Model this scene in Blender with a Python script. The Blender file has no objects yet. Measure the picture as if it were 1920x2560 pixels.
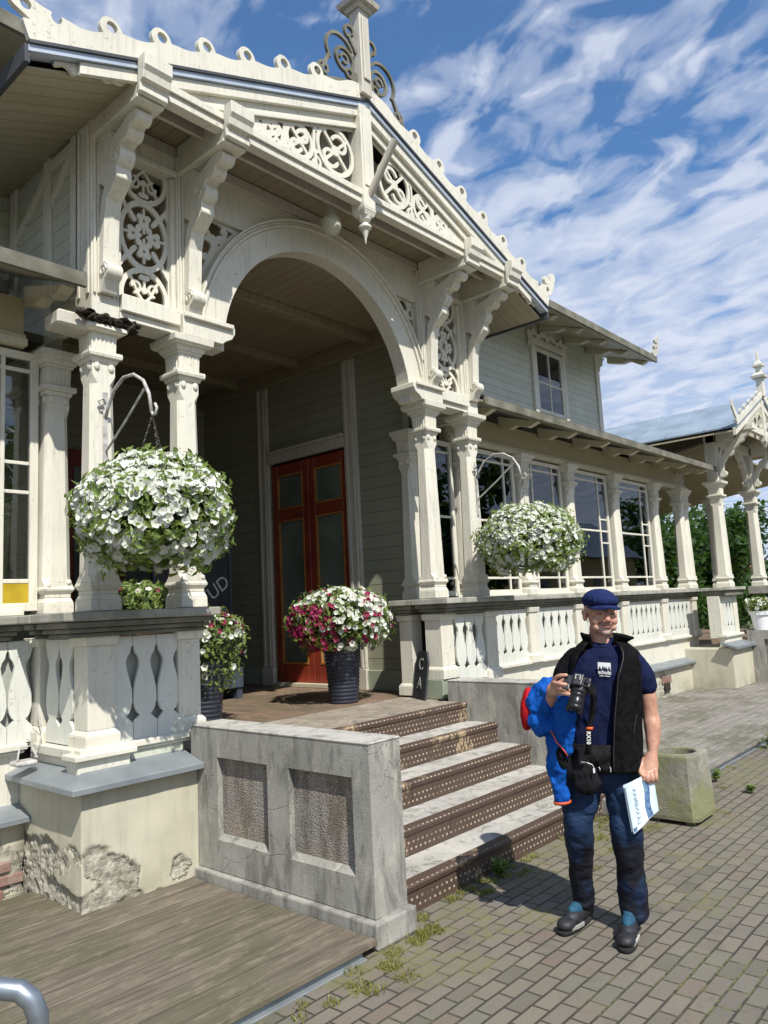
import bpy, bmesh, math, random
import numpy as np
from mathutils import Vector, Matrix, noise as mnoise
random.seed(7)
R = math.radians
scene = bpy.context.scene
COL = scene.collection

# ---------------------------------------------------------------- camera
Cc = np.array([960., 1280.]); HC = 1.70
vx = np.array([2665, 1435.]); vy = np.array([-1200, 1630.])
a_ = vx - Cc; b_ = vy - Cc; FPX = math.sqrt(-(a_ @ b_))
cx_ = np.array([a_[0], a_[1], FPX]); cx_ /= np.linalg.norm(cx_)
cy_ = np.array([b_[0], b_[1], FPX]); cy_ /= np.linalg.norm(cy_)
cz_ = np.cross(cx_, cy_)
MC = np.stack([cx_, cy_, cz_], 1)
right, down, fwd = MC[0], MC[1], MC[2]
cam_d = bpy.data.cameras.new('camera'); cam = bpy.data.objects.new('camera', cam_d); COL.objects.link(cam)
mw = Matrix.Identity(4)
for i in range(3):
    mw[i][0] = right[i]; mw[i][1] = -down[i]; mw[i][2] = -fwd[i]
mw[0][3], mw[1][3], mw[2][3] = 0, 0, HC
cam.matrix_world = mw
cam_d.sensor_fit = 'HORIZONTAL'; cam_d.sensor_width = 36; cam_d.lens = 36 * FPX / 1920
cam_d.clip_start = 0.05; cam_d.clip_end = 2000
scene.camera = cam

# ---------------------------------------------------------------- light
SUN = Vector((-0.50, -1.12, 1.50)).normalized()
SUN_EL = math.asin(SUN.z); SUN_AZ = math.atan2(SUN.x, SUN.y)
ld = bpy.data.lights.new('sun', 'SUN'); ld.energy = 5.0; ld.angle = R(0.6); ld.color = (1.0, 0.955, 0.88)
lo = bpy.data.objects.new('sun', ld); COL.objects.link(lo); lo.rotation_euler = SUN.to_track_quat('Z', 'Y').to_euler()
scene.view_settings.view_transform = 'Standard'; scene.view_settings.look = 'None'
scene.view_settings.exposure = 0.27; scene.view_settings.gamma = 1
world = bpy.data.worlds.new('World'); scene.world = world; world.use_nodes = True
wn = world.node_tree; wn.nodes.clear()
def N(t, typ, **k):
    n = t.nodes.new(typ)
    for a, v in k.items():
        if a == 'loc': continue
        setattr(n, a, v)
    return n
def L(t, a, b): t.links.new(a, b)
def mathn(t, op, a, b=None, clamp=False):
    n = t.nodes.new('ShaderNodeMath'); n.operation = op; n.use_clamp = clamp
    for i, v in enumerate((a, b)):
        if v is None: continue
        if isinstance(v, (int, float)): n.inputs[i].default_value = v
        else: t.links.new(v, n.inputs[i])
    return n.outputs[0]
def ramp(t, fac, stops, interp='LINEAR'):
    n = t.nodes.new('ShaderNodeValToRGB'); n.color_ramp.interpolation = interp
    e = n.color_ramp.elements
    while len(e) > 1: e.remove(e[-1])
    e[0].position = stops[0][0]; e[0].color = c4(stops[0][1])
    for p, c in stops[1:]:
        k = e.new(p); k.color = c4(c)
    t.links.new(fac, n.inputs[0]); return n.outputs[0]
def c4(c):
    if isinstance(c, (int, float)): return (c, c, c, 1)
    return (c[0], c[1], c[2], 1)
def mix(t, fac, a, b, mode='MIX'):
    n = t.nodes.new('ShaderNodeMix'); n.data_type = 'RGBA'; n.blend_type = mode
    for s, v in ((n.inputs[0], fac), (n.inputs[6], a), (n.inputs[7], b)):
        if isinstance(v, (int, float)): s.default_value = v if s.type == 'VALUE' else (v, v, v, 1)
        elif isinstance(v, tuple): s.default_value = c4(v)
        else: t.links.new(v, s)
    return n.outputs[2]
def noise(t, vec, scale, detail=4, rough=.55, dist=0):
    n = t.nodes.new('ShaderNodeTexNoise'); n.inputs['Scale'].default_value = scale
    n.inputs['Detail'].default_value = detail; n.inputs['Roughness'].default_value = rough; n.inputs['Distortion'].default_value = dist
    if vec is not None: t.links.new(vec, n.inputs['Vector'])
    return n.outputs['Fac']
def mapv(t, vec, scale=(1, 1, 1), rot=(0, 0, 0), loc=(0, 0, 0)):
    n = t.nodes.new('ShaderNodeMapping'); n.inputs['Scale'].default_value = scale
    n.inputs['Rotation'].default_value = rot; n.inputs['Location'].default_value = loc
    t.links.new(vec, n.inputs['Vector']); return n.outputs[0]

sky = N(wn, 'ShaderNodeTexSky', sky_type='NISHITA'); sky.sun_disc = False
sky.sun_elevation = SUN_EL; sky.sun_rotation = SUN_AZ % (2 * math.pi); sky.air_density = 1.0; sky.dust_density = 0.4; sky.ozone_density = 2.0
geo = N(wn, 'ShaderNodeTexCoord')
sep = N(wn, 'ShaderNodeSeparateXYZ'); L(wn, geo.outputs['Generated'], sep.inputs[0])
zz = mathn(wn, 'MAXIMUM', mathn(wn, 'ADD', sep.outputs[2], 0.05), 0.05)
px = mathn(wn, 'DIVIDE', sep.outputs[0], zz); py = mathn(wn, 'DIVIDE', sep.outputs[1], zz)
cmb = N(wn, 'ShaderNodeCombineXYZ'); L(wn, px, cmb.inputs[0]); L(wn, py, cmb.inputs[1])
LXV = 8.7
CA = R(62)   # the rows of cloud run this way across the sky
rotm = mapv(wn, cmb.outputs[0], (1, 1, 1), (0, 0, -CA), (0, 0, 0))
v1 = mapv(wn, rotm, (.95, 1.25, 1), (0, 0, 0), (LXV, .9, 0))
n1 = noise(wn, v1, 6.2, 4, .50, .55)
n2 = noise(wn, mapv(wn, rotm, (1, 1, 1), (0, 0, 0), (LXV, 0, 0)), 0.8, 2, .45, .1)
n3 = noise(wn, mapv(wn, rotm, (1.1, 1.5, 1)), 9.0, 4, .55, .3)
dens = mathn(wn, 'ADD', mathn(wn, 'ADD', mathn(wn, 'MULTIPLY', n1, .66), mathn(wn, 'MULTIPLY', n2, .44)), mathn(wn, 'MULTIPLY', n3, .12))
hz = mathn(wn, 'MULTIPLY', mathn(wn, 'SUBTRACT', 1.0, mathn(wn, 'MULTIPLY', sep.outputs[2], 1.5), True), .31)
dens = mathn(wn, 'ADD', dens, hz)
cf = ramp(wn, dens, [(.555, .04), (.635, .42), (.72, .80), (.92, .93)], 'EASE')
cshade = mix(wn, ramp(wn, mathn(wn, 'ADD', mathn(wn, 'MULTIPLY', n3, .3), mathn(wn, 'MULTIPLY', n1, .7)), [(.42, 0), (.60, 1)]), (5.9, 6.9, 9.0), (8.3, 8.9, 10.4))
skyc = mix(wn, 1.0, sky.outputs[0], (0.90, 1.45, 1.86), 'MULTIPLY')
sc = mix(wn, cf, skyc, cshade)
bg = N(wn, 'ShaderNodeBackground'); L(wn, sc, bg.inputs[0]); bg.inputs[1].default_value = 0.074
wo = N(wn, 'ShaderNodeOutputWorld'); L(wn, bg.outputs[0], wo.inputs[0])

# ---------------------------------------------------------------- materials
def newmat(name):
    m = bpy.data.materials.new(name); m.use_nodes = True; t = m.node_tree
    b = t.nodes['Principled BSDF']; g = N(t, 'ShaderNodeTexCoord')
    return m, t, b, g.outputs['Object']
def bump(t, b, h, strength=.3, dist=.01):
    n = N(t, 'ShaderNodeBump'); n.inputs['Strength'].default_value = strength; n.inputs['Distance'].default_value = dist
    L(t, h, n.inputs['Height']); L(t, n.outputs[0], b.inputs['Normal'])
def simple(name, c, rough=.6, var=.25, scale=8, bmp=.15, bscale=60, metal=0, c2=None, spec=None, bdist=.004):
    m, t, b, o = newmat(name)
    n = noise(t, o, scale, 5)
    if c2 is None: c2 = tuple(x * (1 - var) for x in c)
    L(t, mix(t, ramp(t, n, [(.35, 0), (.65, 1)]), c2, c), b.inputs['Base Color'])
    b.inputs['Roughness'].default_value = rough; b.inputs['Metallic'].default_value = metal
    if spec is not None: b.inputs['Specular IOR Level'].default_value = spec
    if bmp: bump(t, b, noise(t, o, bscale, 4), bmp, bdist)
    return m
def painted(name, c, dirt=(.22, .20, .16), amt=.5, lines=None, rough=.5, peel=.2):
    """old oil paint on wood: tonal drift, grain, grime streaks, chipped spots, optional board joints"""
    m, t, b, o = newmat(name)
    big = noise(t, o, 1.7, 4)
    c2 = tuple(x * .86 for x in c)
    col = mix(t, ramp(t, big, [(.3, 0), (.7, 1)]), c2, c)
    st = noise(t, mapv(t, o, (16, 16, 1.6)), 2.2, 5, .65)
    col = mix(t, mathn(t, 'MULTIPLY', ramp(t, st, [(.52, 0), (.74, 1)]), amt), col, dirt)
    ch = noise(t, o, 34, 3, .6); ch2 = noise(t, o, 3.1, 3)
    chip = mathn(t, 'MULTIPLY', ramp(t, ch, [(.63, 0), (.66, 1)]), ramp(t, ch2, [(.46, 0), (.58, 1)]))
    col = mix(t, mathn(t, 'MULTIPLY', chip, peel * 3.0, True), col, (.33, .30, .26))
    h = mathn(t, 'SUBTRACT', mathn(t, 'MULTIPLY', noise(t, mapv(t, o, (60, 60, 7)), 1.2, 4), .5), chip)
    if lines:
        sp = N(t, 'ShaderNodeSeparateXYZ'); L(t, o, sp.inputs[0])
        ax, step = lines
        f = mathn(t, 'FRACT', mathn(t, 'DIVIDE', mathn(t, 'ADD', sp.outputs[ax], 50.013), step))
        ln = ramp(t, f, [(0, 1), (.035, 1), (.06, 0), (1, 0)])
        lap = mathn(t, 'MULTIPLY', f, -1.6)
        cell = mathn(t, 'FLOOR', mathn(t, 'DIVIDE', mathn(t, 'ADD', sp.outputs[ax], 50.013), step))
        wnz = N(t, 'ShaderNodeTexWhiteNoise', noise_dimensions='1D'); L(t, cell, wnz.inputs['W'])
        col = mix(t, mathn(t, 'MULTIPLY', wnz.outputs[0], .22), col, tuple(x * .6 for x in c))
        col = mix(t, mathn(t, 'MULTIPLY', ln, .75), col, tuple(x * .22 for x in c))
        h = mathn(t, 'ADD', mathn(t, 'MULTIPLY', h, .25), mathn(t, 'MULTIPLY', ln, -3))
        if ax == 2: h = mathn(t, 'ADD', h, lap)
    L(t, col, b.inputs['Base Color']); b.inputs['Roughness'].default_value = rough
    bump(t, b, h, .35, .006)
    return m
M = {}
M['white'] = painted('white_paint', (.70, .675, .57), amt=.36)
M['wgrey'] = painted('old_white_paint', (.55, .52, .44), amt=.6, peel=.4)
M['wleft'] = painted('panel_paint', (.68, .69, .62), amt=.26, lines=None)
M['cream'] = painted('cream_paint', (.60, .56, .41), amt=.5)
M['green'] = painted('green_siding', (.57, .59, .47), amt=.4, lines=(2, .115))
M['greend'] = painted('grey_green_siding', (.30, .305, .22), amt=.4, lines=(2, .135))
M['gpaint'] = painted('green_trim', (.30, .34, .25), amt=.4)
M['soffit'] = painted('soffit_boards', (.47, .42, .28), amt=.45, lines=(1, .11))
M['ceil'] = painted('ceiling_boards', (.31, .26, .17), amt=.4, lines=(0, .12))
M['cap'] = simple('weathered_rail', (.20, .19, .15), .85, c2=(.10, .10, .07), scale=5, bmp=.5, bscale=30)
M['captop'] = simple('weathered_rail_top', (.40, .39, .34), .85, c2=(.22, .22, .18), scale=6, bmp=.4, bscale=40)
M['zinc'] = simple('zinc_sheet', (.30, .33, .345), .5, c2=(.21, .235, .25), scale=3, bmp=.15, bscale=9, metal=.35)
M['roofm'] = simple('roof_metal', (.32, .39, .46), .5, c2=(.22, .28, .34), scale=2, bmp=.1, bscale=9, metal=.2)
M['gutter'] = simple('gutter_strip', (.55, .62, .70), .4, c2=(.42, .48, .56), scale=4, bmp=.05, metal=.3)
M['dark'] = simple('dark_metal', (.06, .065, .07), .5, scale=5)
M['black'] = simple('black_plastic', (.012, .012, .013), .35, bmp=.1, bscale=200, bdist=.0005)
M['rot'] = simple('rotten_wood', (.05, .035, .022), .95, c2=(.015, .01, .008), scale=18, bmp=1, bscale=40, bdist=.02)
M['steel'] = simple('galvanised_tube', (.32, .36, .40), .38, c2=(.24, .27, .30), scale=12, bmp=.08, metal=.75)
M['iron'] = simple('painted_iron', (.55, .54, .52), .45, c2=(.3, .28, .26), scale=20, bmp=.1)
M['red'] = simple('red_door_paint', (.28, .045, .022), .45, c2=(.16, .024, .012), scale=3, bmp=.1, bscale=25)
M['ochre'] = simple('ochre_beading', (.42, .19, .05), .5, c2=(.30, .12, .03), scale=5)
M['dglass'] = simple('door_panel_glass', (.15, .18, .145), .14, c2=(.09, .115, .09), scale=2, bmp=0)
M['soil'] = simple('soil', (.05, .035, .025), .95, bmp=.6)
M['brickr'] = simple('old_brick', (.20, .085, .065), .9, c2=(.28, .22, .18), scale=12, bmp=.6, bscale=50)
M['orange'] = simple('interior_wood', (.42, .20, .05), .6, scale=4)
M['yellow'] = simple('yellow_glass', (.50, .36, .03), .12, c2=(.36, .25, .02), scale=5, bmp=0)
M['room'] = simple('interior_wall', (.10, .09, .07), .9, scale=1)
M['globe'] = simple('lamp_glass', (.62, .62, .50), .25, c2=(.45, .47, .36), scale=6, bmp=0)
M['slate'] = simple('slate_board', (.035, .04, .045), .7, c2=(.02, .022, .026), scale=5, bmp=.05)
M['chalk'] = simple('chalk', (.62, .62, .6), .9, c2=(.35, .35, .34), scale=30, bmp=0)
M['navybox'] = simple('navy_box_paint', (.055, .07, .10), .55, c2=(.035, .045, .06), scale=4)
M['whitep'] = simple('white_plastic', (.75, .76, .78), .35, scale=4, var=.08, bmp=0)

def glass():
    m, t, b, o = newmat('window_glass')
    b.inputs['Base Color'].default_value = (.02, .024, .022, 1); b.inputs['Roughness'].default_value = .015
    b.inputs['IOR'].default_value = 1.75
    n = noise(t, o, 1.6, 2); bump(t, b, n, .03, .05)
    tr = N(t, 'ShaderNodeBsdfTransparent'); tr.inputs[0].default_value = (.84, .87, .83, 1)
    gl = N(t, 'ShaderNodeBsdfGlossy'); gl.inputs['Roughness'].default_value = .01; gl.inputs[0].default_value = (.92, .95, 1, 1)
    bn = [x for x in t.nodes if x.type == 'BUMP'][0]; L(t, bn.outputs[0], gl.inputs['Normal'])
    lw = N(t, 'ShaderNodeFresnel'); lw.inputs[0].default_value = 1.75
    ms = N(t, 'ShaderNodeMixShader'); L(t, lw.outputs[0], ms.inputs[0]); L(t, tr.outputs[0], ms.inputs[1]); L(t, gl.outputs[0], ms.inputs[2])
    L(t, ms.outputs[0], t.nodes['Material Output'].inputs[0]); return m
M['glass'] = glass()

def concrete(name, c=(.37, .36, .32), rust=False):
    m, t, b, o = newmat(name)
    n = noise(t, o, 2.3, 6, .62); st = noise(t, mapv(t, o, (5.5, 5.5, 1.5)), 1.6, 7, .72, .6); f = noise(t, o, 90, 3)
    col = mix(t, ramp(t, n, [(.32, 0), (.68, 1)]), tuple(x * .62 for x in c), c)
    col = mix(t, mathn(t, 'MULTIPLY', ramp(t, st, [(.5, 0), (.62, 1)]), .72), col, (.12, .115, .10))
    st2 = noise(t, mapv(t, o, (5, 5, 1.7), loc=(4, 2, 9)), 1.5, 6, .7, .5)
    col = mix(t, mathn(t, 'MULTIPLY', ramp(t, st2, [(.54, 0), (.66, 1)]), .5), col, (.54, .51, .42))
    col = mix(t, mathn(t, 'MULTIPLY', f, .25), col, tuple(x * .5 for x in c))
    vo = N(t, 'ShaderNodeTexVoronoi', feature='DISTANCE_TO_EDGE'); vo.inputs['Scale'].default_value = 5.5
    wv = mix(t, .12, o, N(t, 'ShaderNodeTexNoise').outputs['Color']); L(t, wv, vo.inputs['Vector'])
    cr = mathn(t, 'MULTIPLY', ramp(t, vo.outputs['Distance'], [(0, 1), (.012, 0)]), ramp(t, noise(t, o, 1.4, 2), [(.52, 0), (.6, 1)]))
    col = mix(t, mathn(t, 'MULTIPLY', cr, .7), col, (.08, .08, .07))
    L(t, col, b.inputs['Base Color']); b.inputs['Roughness'].default_value = .9
    h = mathn(t, 'SUBTRACT', mathn(t, 'ADD', mathn(t, 'MULTIPLY', f, .4), n), cr)
    bump(t, b, h, .5, .012); return m
M['conc'] = concrete('old_concrete'); M['tread'] = concrete('tread_concrete', (.52, .50, .45)); M['landing'] = concrete('landing_concrete', (.36, .30, .235))
def pebble():
    m, t, b, o = newmat('pebbledash')
    v = N(t, 'ShaderNodeTexVoronoi'); v.inputs['Scale'].default_value = 120; L(t, o, v.inputs['Vector'])
    col = mix(t, ramp(t, noise(t, o, 70, 5, .75), [(.35, 0), (.65, 1)]), (.13, .10, .075), (.50, .44, .36))
    col = mix(t, mathn(t, 'MULTIPLY', ramp(t, noise(t, o, 2.6, 4), [(.4, 0), (.6, 1)]), .6), col, (.27, .265, .25))
    col = mix(t, mathn(t, 'MULTIPLY', ramp(t, noise(t, mapv(t, o, (6, 6, 1.6)), 1.7, 5, .7), [(.48, 0), (.62, 1)]), .6), col, (.10, .08, .06))
    L(t, col, b.inputs['Base Color']); b.inputs['Roughness'].default_value = .95
    bump(t, b, mathn(t, 'SUBTRACT', 1, v.outputs['Distance']), .9, .012); return m
M['pebble'] = pebble()
def plaster():
    m, t, b, o = newmat('lime_plaster')
    n = noise(t, o, 1.5, 5); col = mix(t, ramp(t, n, [(.35, 0), (.65, 1)]), (.44, .42, .32), (.55, .52, .41))
    at = N(t, 'ShaderNodeAttribute', attribute_name='damage'); dm = mathn(t, 'ADD', at.outputs['Fac'], mathn(t, 'MULTIPLY', mathn(t, 'SUBTRACT', noise(t, o, 22, 4, .6), .5), .7))
    mask = ramp(t, dm, [(.42, 0), (.50, 1)])
    rough = noise(t, o, 26, 6, .75)
    col = mix(t, mask, col, mix(t, ramp(t, rough, [(.34, 0), (.56, 1)]), (.30, .27, .21), (.60, .57, .47)))
    edge = ramp(t, dm, [(.36, 0), (.43, 1), (.50, 0)])
    col = mix(t, mathn(t, 'MULTIPLY', edge, .38), col, (.17, .15, .11))
    st = noise(t, mapv(t, o, (8, 8, 1)), 1.5, 5, .6)
    col = mix(t, mathn(t, 'MULTIPLY', ramp(t, st, [(.5, 0), (.7, 1)]), .30), col, (.2, .2, .14))
    sp = N(t, 'ShaderNodeSeparateXYZ'); L(t, o, sp.inputs[0])
    gm = mathn(t, 'MULTIPLY', ramp(t, sp.outputs[2], [(0, 1), (.3, 0)]), ramp(t, noise(t, o, 5, 4), [(.45, 0), (.6, 1)]))
    col = mix(t, mathn(t, 'MULTIPLY', gm, .45), col, (.16, .16, .08))
    L(t, col, b.inputs['Base Color']); b.inputs['Roughness'].default_value = .92
    h = mathn(t, 'ADD', mathn(t, 'MULTIPLY', mathn(t, 'MULTIPLY', mask, rough), 2.2), mathn(t, 'MULTIPLY', noise(t, o, 8, 3), .10))
    bump(t, b, mathn(t, 'ADD', h, mathn(t, 'MULTIPLY', noise(t, o, 90, 3), .03)), .9, .02); return m
M['plaster'] = plaster()
def wood(name, c, axis=0, step=.14, c2=None, joint=.8):
    m, t, b, o = newmat(name)
    sp = N(t, 'ShaderNodeSeparateXYZ'); L(t, o, sp.inputs[0])
    across = sp.outputs[1 - axis]
    q = mathn(t, 'DIVIDE', mathn(t, 'ADD', across, 40.03), step)
    f = mathn(t, 'FRACT', q); cell = mathn(t, 'FLOOR', q)
    wnz = N(t, 'ShaderNodeTexWhiteNoise', noise_dimensions='1D'); L(t, cell, wnz.inputs['W'])
    off = N(t, 'ShaderNodeCombineXYZ'); L(t, mathn(t, 'MULTIPLY', wnz.outputs[0], 13), off.inputs[2])
    va = N(t, 'ShaderNodeVectorMath', operation='ADD'); L(t, o, va.inputs[0]); L(t, off.outputs[0], va.inputs[1])
    s = (1.2, 22, 1) if axis == 0 else (22, 1.2, 1)
    g = noise(t, mapv(t, va.outputs[0], s), 1.6, 6, .65)
    col = mix(t, ramp(t, g, [(.32, 0), (.66, 1)]), c2 or tuple(x * .5 for x in c), c)
    col = mix(t, mathn(t, 'MULTIPLY', wnz.outputs[0], .3), col, tuple(x * .55 for x in c))
    ms = noise(t, o, 1.6, 4)
    col = mix(t, mathn(t, 'MULTIPLY', ramp(t, ms, [(.45, 0), (.60, 1)]), .6), col, (.085, .082, .045))
    col = mix(t, mathn(t, 'MULTIPLY', ramp(t, noise(t, mapv(t, o, (1.5, 5, 1) if axis == 0 else (5, 1.5, 1)), 3.1, 5, .7), [(.52, 0), (.64, 1)]), .45), col, tuple(x * 1.45 for x in c))
    j = ramp(t, f, [(0, 1), (.03, 1), (.055, 0), (1, 0)])
    col = mix(t, mathn(t, 'MULTIPLY', j, joint), col, (.02, .018, .014))
    L(t, col, b.inputs['Base Color']); b.inputs['Roughness'].default_value = .8
    bump(t, b, mathn(t, 'SUBTRACT', mathn(t, 'MULTIPLY', g, .5), mathn(t, 'MULTIPLY', j, 2)), .45, .008); return m
M['deck'] = wood('grey_deck_boards', (.185, .155, .115), 0, .145, (.075, .062, .045))
M['deckr'] = wood('pale_deck_boards', (.265, .245, .215), 0, .145, (.16, .145, .125))
M['porchfl'] = wood('porch_floor_boards', (.24, .16, .11), 1, .11, (.14, .09, .06))
def pavers():
    m, t, b, o = newmat('clinker_pavers')
    v = mix(t, .012, o, N(t, 'ShaderNodeTexNoise').outputs['Color'])
    nn = [x for x in t.nodes if x.type == 'TEX_NOISE'][0]; nn.inputs['Scale'].default_value = 3; L(t, o, nn.inputs['Vector'])
    br = N(t, 'ShaderNodeTexBrick'); br.inputs['Scale'].default_value = 1; br.inputs['Brick Width'].default_value = .172
    br.inputs['Row Height'].default_value = .086; br.inputs['Mortar Size'].default_value = .0065; br.inputs['Mortar Smooth'].default_value = .35
    br.offset = .5; br.inputs['Color1'].default_value = (0, 0, 0, 1); br.inputs['Color2'].default_value = (1, 1, 1, 1); br.inputs['Mortar'].default_value = (.5, .5, .5, 1)
    L(t, v, br.inputs['Vector'])
    base = ramp(t, br.outputs['Color'], [(0, (.130, .118, .094)), (.3, (.190, .168, .135)), (.55, (.165, .152, .122)), (.8, (.205, .178, .14)), (1, (.175, .135, .108))])
    gr = noise(t, o, 70, 4, .7); bl = noise(t, o, 1.1, 4)
    col = mix(t, mathn(t, 'MULTIPLY', gr, .42), base, (.06, .05, .04))
    col = mix(t, mathn(t, 'MULTIPLY', ramp(t, noise(t, o, 4.2, 5, .7), [(.54, 0), (.66, 1)]), .35), col, (.075, .068, .055))
    col = mix(t, mathn(t, 'MULTIPLY', ramp(t, bl, [(.45, 0), (.7, 1)]), .3), col, (.17, .165, .10))
    moss = noise(t, o, 1.9, 5, .6)
    sp = N(t, 'ShaderNodeSeparateXYZ'); L(t, o, sp.inputs[0])
    nearw = ramp(t, mathn(t, 'DIVIDE', sp.outputs[1], 3.0), [(.45, 0), (.85, .24)])
    mcol = mix(t, ramp(t, noise(t, o, 25, 3), [(.4, 0), (.6, 1)]), (.045, .04, .028), (.13, .13, .045))
    jm = mix(t, ramp(t, moss, [(.45, 0), (.6, 1)]), (.045, .038, .03), mcol)
    col = mix(t, br.outputs['Fac'], col, jm)
    mk = ramp(t, mathn(t, 'ADD', moss, nearw), [(.70, 0), (.78, .85)])
    col = mix(t, mathn(t, 'MULTIPLY', mk, ramp(t, noise(t, o, 16, 4, .7), [(.42, 0), (.58, 1)])), col, mix(t, noise(t, o, 40, 3), (.17, .14, .08), (.13, .15, .05)))
    L(t, col, b.inputs['Base Color']); b.inputs['Roughness'].default_value = .88
    h = mathn(t, 'ADD', mathn(t, 'MULTIPLY', br.outputs['Fac'], -1.2), mathn(t, 'MULTIPLY', gr, .22))
    h = mathn(t, 'ADD', h, mathn(t, 'MULTIPLY', noise(t, o, 7, 2), .5))
    h = mathn(t, 'ADD', h, mathn(t, 'MULTIPLY', br.outputs['Color'], .35))
    bump(t, b, h, .7, .008); return m
M['paver'] = pavers()
def tiles():
    m, t, b, o = newmat('step_tiles')
    sp = N(t, 'ShaderNodeSeparateXYZ'); L(t, o, sp.inputs[0])
    u = mathn(t, 'DIVIDE', sp.outputs[0], .046)
    w = mathn(t, 'DIVIDE', mathn(t, 'ADD', sp.outputs[1], sp.outputs[2]), .040)
    row = mathn(t, 'FLOOR', w); u2 = mathn(t, 'ADD', u, mathn(t, 'MULTIPLY', row, .5))
    du = mathn(t, 'SUBTRACT', mathn(t, 'FRACT', mathn(t, 'ADD', u2, 100)), .5); dw = mathn(t, 'SUBTRACT', mathn(t, 'FRACT', mathn(t, 'ADD', w, 100)), .5)
    d = mathn(t, 'SQRT', mathn(t, 'ADD', mathn(t, 'MULTIPLY', du, du), mathn(t, 'MULTIPLY', dw, dw)))
    dot = ramp(t, d, [(0, 1), (.17, 1), (.22, 0)])
    # band without studs across the middle of each riser
    zf = mathn(t, 'FRACT', mathn(t, 'DIVIDE', sp.outputs[2], .163))
    band = ramp(t, zf, [(0, 0), (.10, 0), (.13, 1), (.62, 1), (.66, 0), (.9, 0), (.93, 1), (1, 1)])
    dot = mathn(t, 'MULTIPLY', dot, band)
    wear = noise(t, o, 2.4, 5, .6)
    dot = mathn(t, 'MULTIPLY', dot, ramp(t, noise(t, o, 7, 4, .7), [(.36, .05), (.54, 1)]))
    base = mix(t, noise(t, o, 22, 4), (.060, .038, .028), (.095, .060, .043))
    tj = mathn(t, 'FRACT', mathn(t, 'DIVIDE', mathn(t, 'ADD', sp.outputs[0], 20.1), .9))
    base = mix(t, ramp(t, tj, [(0, 1), (.006, 1), (.01, 0)]), base, (.02, .015, .01))
    col = mix(t, dot, base, (.44, .37, .28))
    wm = mathn(t, 'MULTIPLY', ramp(t, wear, [(.58, 0), (.63, 1)]), ramp(t, noise(t, mapv(t, o, (30, 30, 9)), 2, 3), [(.45, 0), (.55, 1)]))
    col = mix(t, mathn(t, 'MULTIPLY', wm, .8), col, (.42, .32, .19))
    L(t, col, b.inputs['Base Color']); b.inputs['Roughness'].default_value = .6
    bump(t, b, mathn(t, 'ADD', dot, mathn(t, 'MULTIPLY', noise(t, o, 60, 3), .3)), .5, .004); return m
M['tiles'] = tiles()
def two(name, c, c2, scale, rough=.8, dist=0, lo=.4, hi=.6, bmp=.4, bs=60, trans=0):
    m, t, b, o = newmat(name)
    L(t, mix(t, ramp(t, noise(t, o, scale, 5, .6, dist), [(lo, 0), (hi, 1)]), c, c2), b.inputs['Base Color'])
    b.inputs['Roughness'].default_value = rough
    if bmp: bump(t, b, noise(t, o, bs, 3), bmp, .004)
    return m
def leafm(name, c, c2):
    m, t, b, o = newmat(name)
    oi = N(t, 'ShaderNodeNewGeometry')
    L(t, mix(t, oi.outputs['Random Per Island'], c, c2), b.inputs['Base Color'])
    b.inputs['Roughness'].default_value = .5; b.inputs['Specular IOR Level'].default_value = .35
    tl = N(t, 'ShaderNodeBsdfTranslucent'); tl.inputs[0].default_value = (c2[0] * 1.6, c2[1] * 1.7, c2[2] * .7, 1)
    ms = N(t, 'ShaderNodeMixShader'); ms.inputs[0].default_value = .28
    L(t, b.outputs[0], ms.inputs[1]); L(t, tl.outputs[0], ms.inputs[2]); L(t, ms.outputs[0], t.nodes['Material Output'].inputs[0])
    return m
M['leaf'] = leafm('petunia_leaf', (.10, .15, .035), (.20, .27, .07))
M['tleaf'] = leafm('tree_leaf', (.022, .05, .013), (.055, .11, .025))
M['grass'] = leafm('grass_blade', (.12, .14, .03), (.26, .25, .07))
def petal(name, c, c2):
    m, t, b, o = newmat(name)
    oi = N(t, 'ShaderNodeNewGeometry')
    L(t, mix(t, oi.outputs['Random Per Island'], c, c2), b.inputs['Base Color']); b.inputs['Roughness'].default_value = .6
    tl = N(t, 'ShaderNodeBsdfTranslucent'); tl.inputs[0].default_value = c4(c)
    ms = N(t, 'ShaderNodeMixShader'); ms.inputs[0].default_value = .25
    L(t, b.outputs[0], ms.inputs[1]); L(t, tl.outputs[0], ms.inputs[2]); L(t, ms.outputs[0], t.nodes['Material Output'].inputs[0])
    return m
M['petal'] = petal('white_petal', (.72, .73, .66), (.60, .63, .55)); M['throat'] = simple('petal_throat', (.35, .36, .12), .6, scale=9, bmp=0)
M['magenta'] = petal('magenta_petal', (.34, .008, .09), (.18, .004, .04))
M['trunk'] = two('bark', (.12, .09, .06), (.05, .04, .03), 9, .9, bmp=.8, bs=18)
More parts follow.
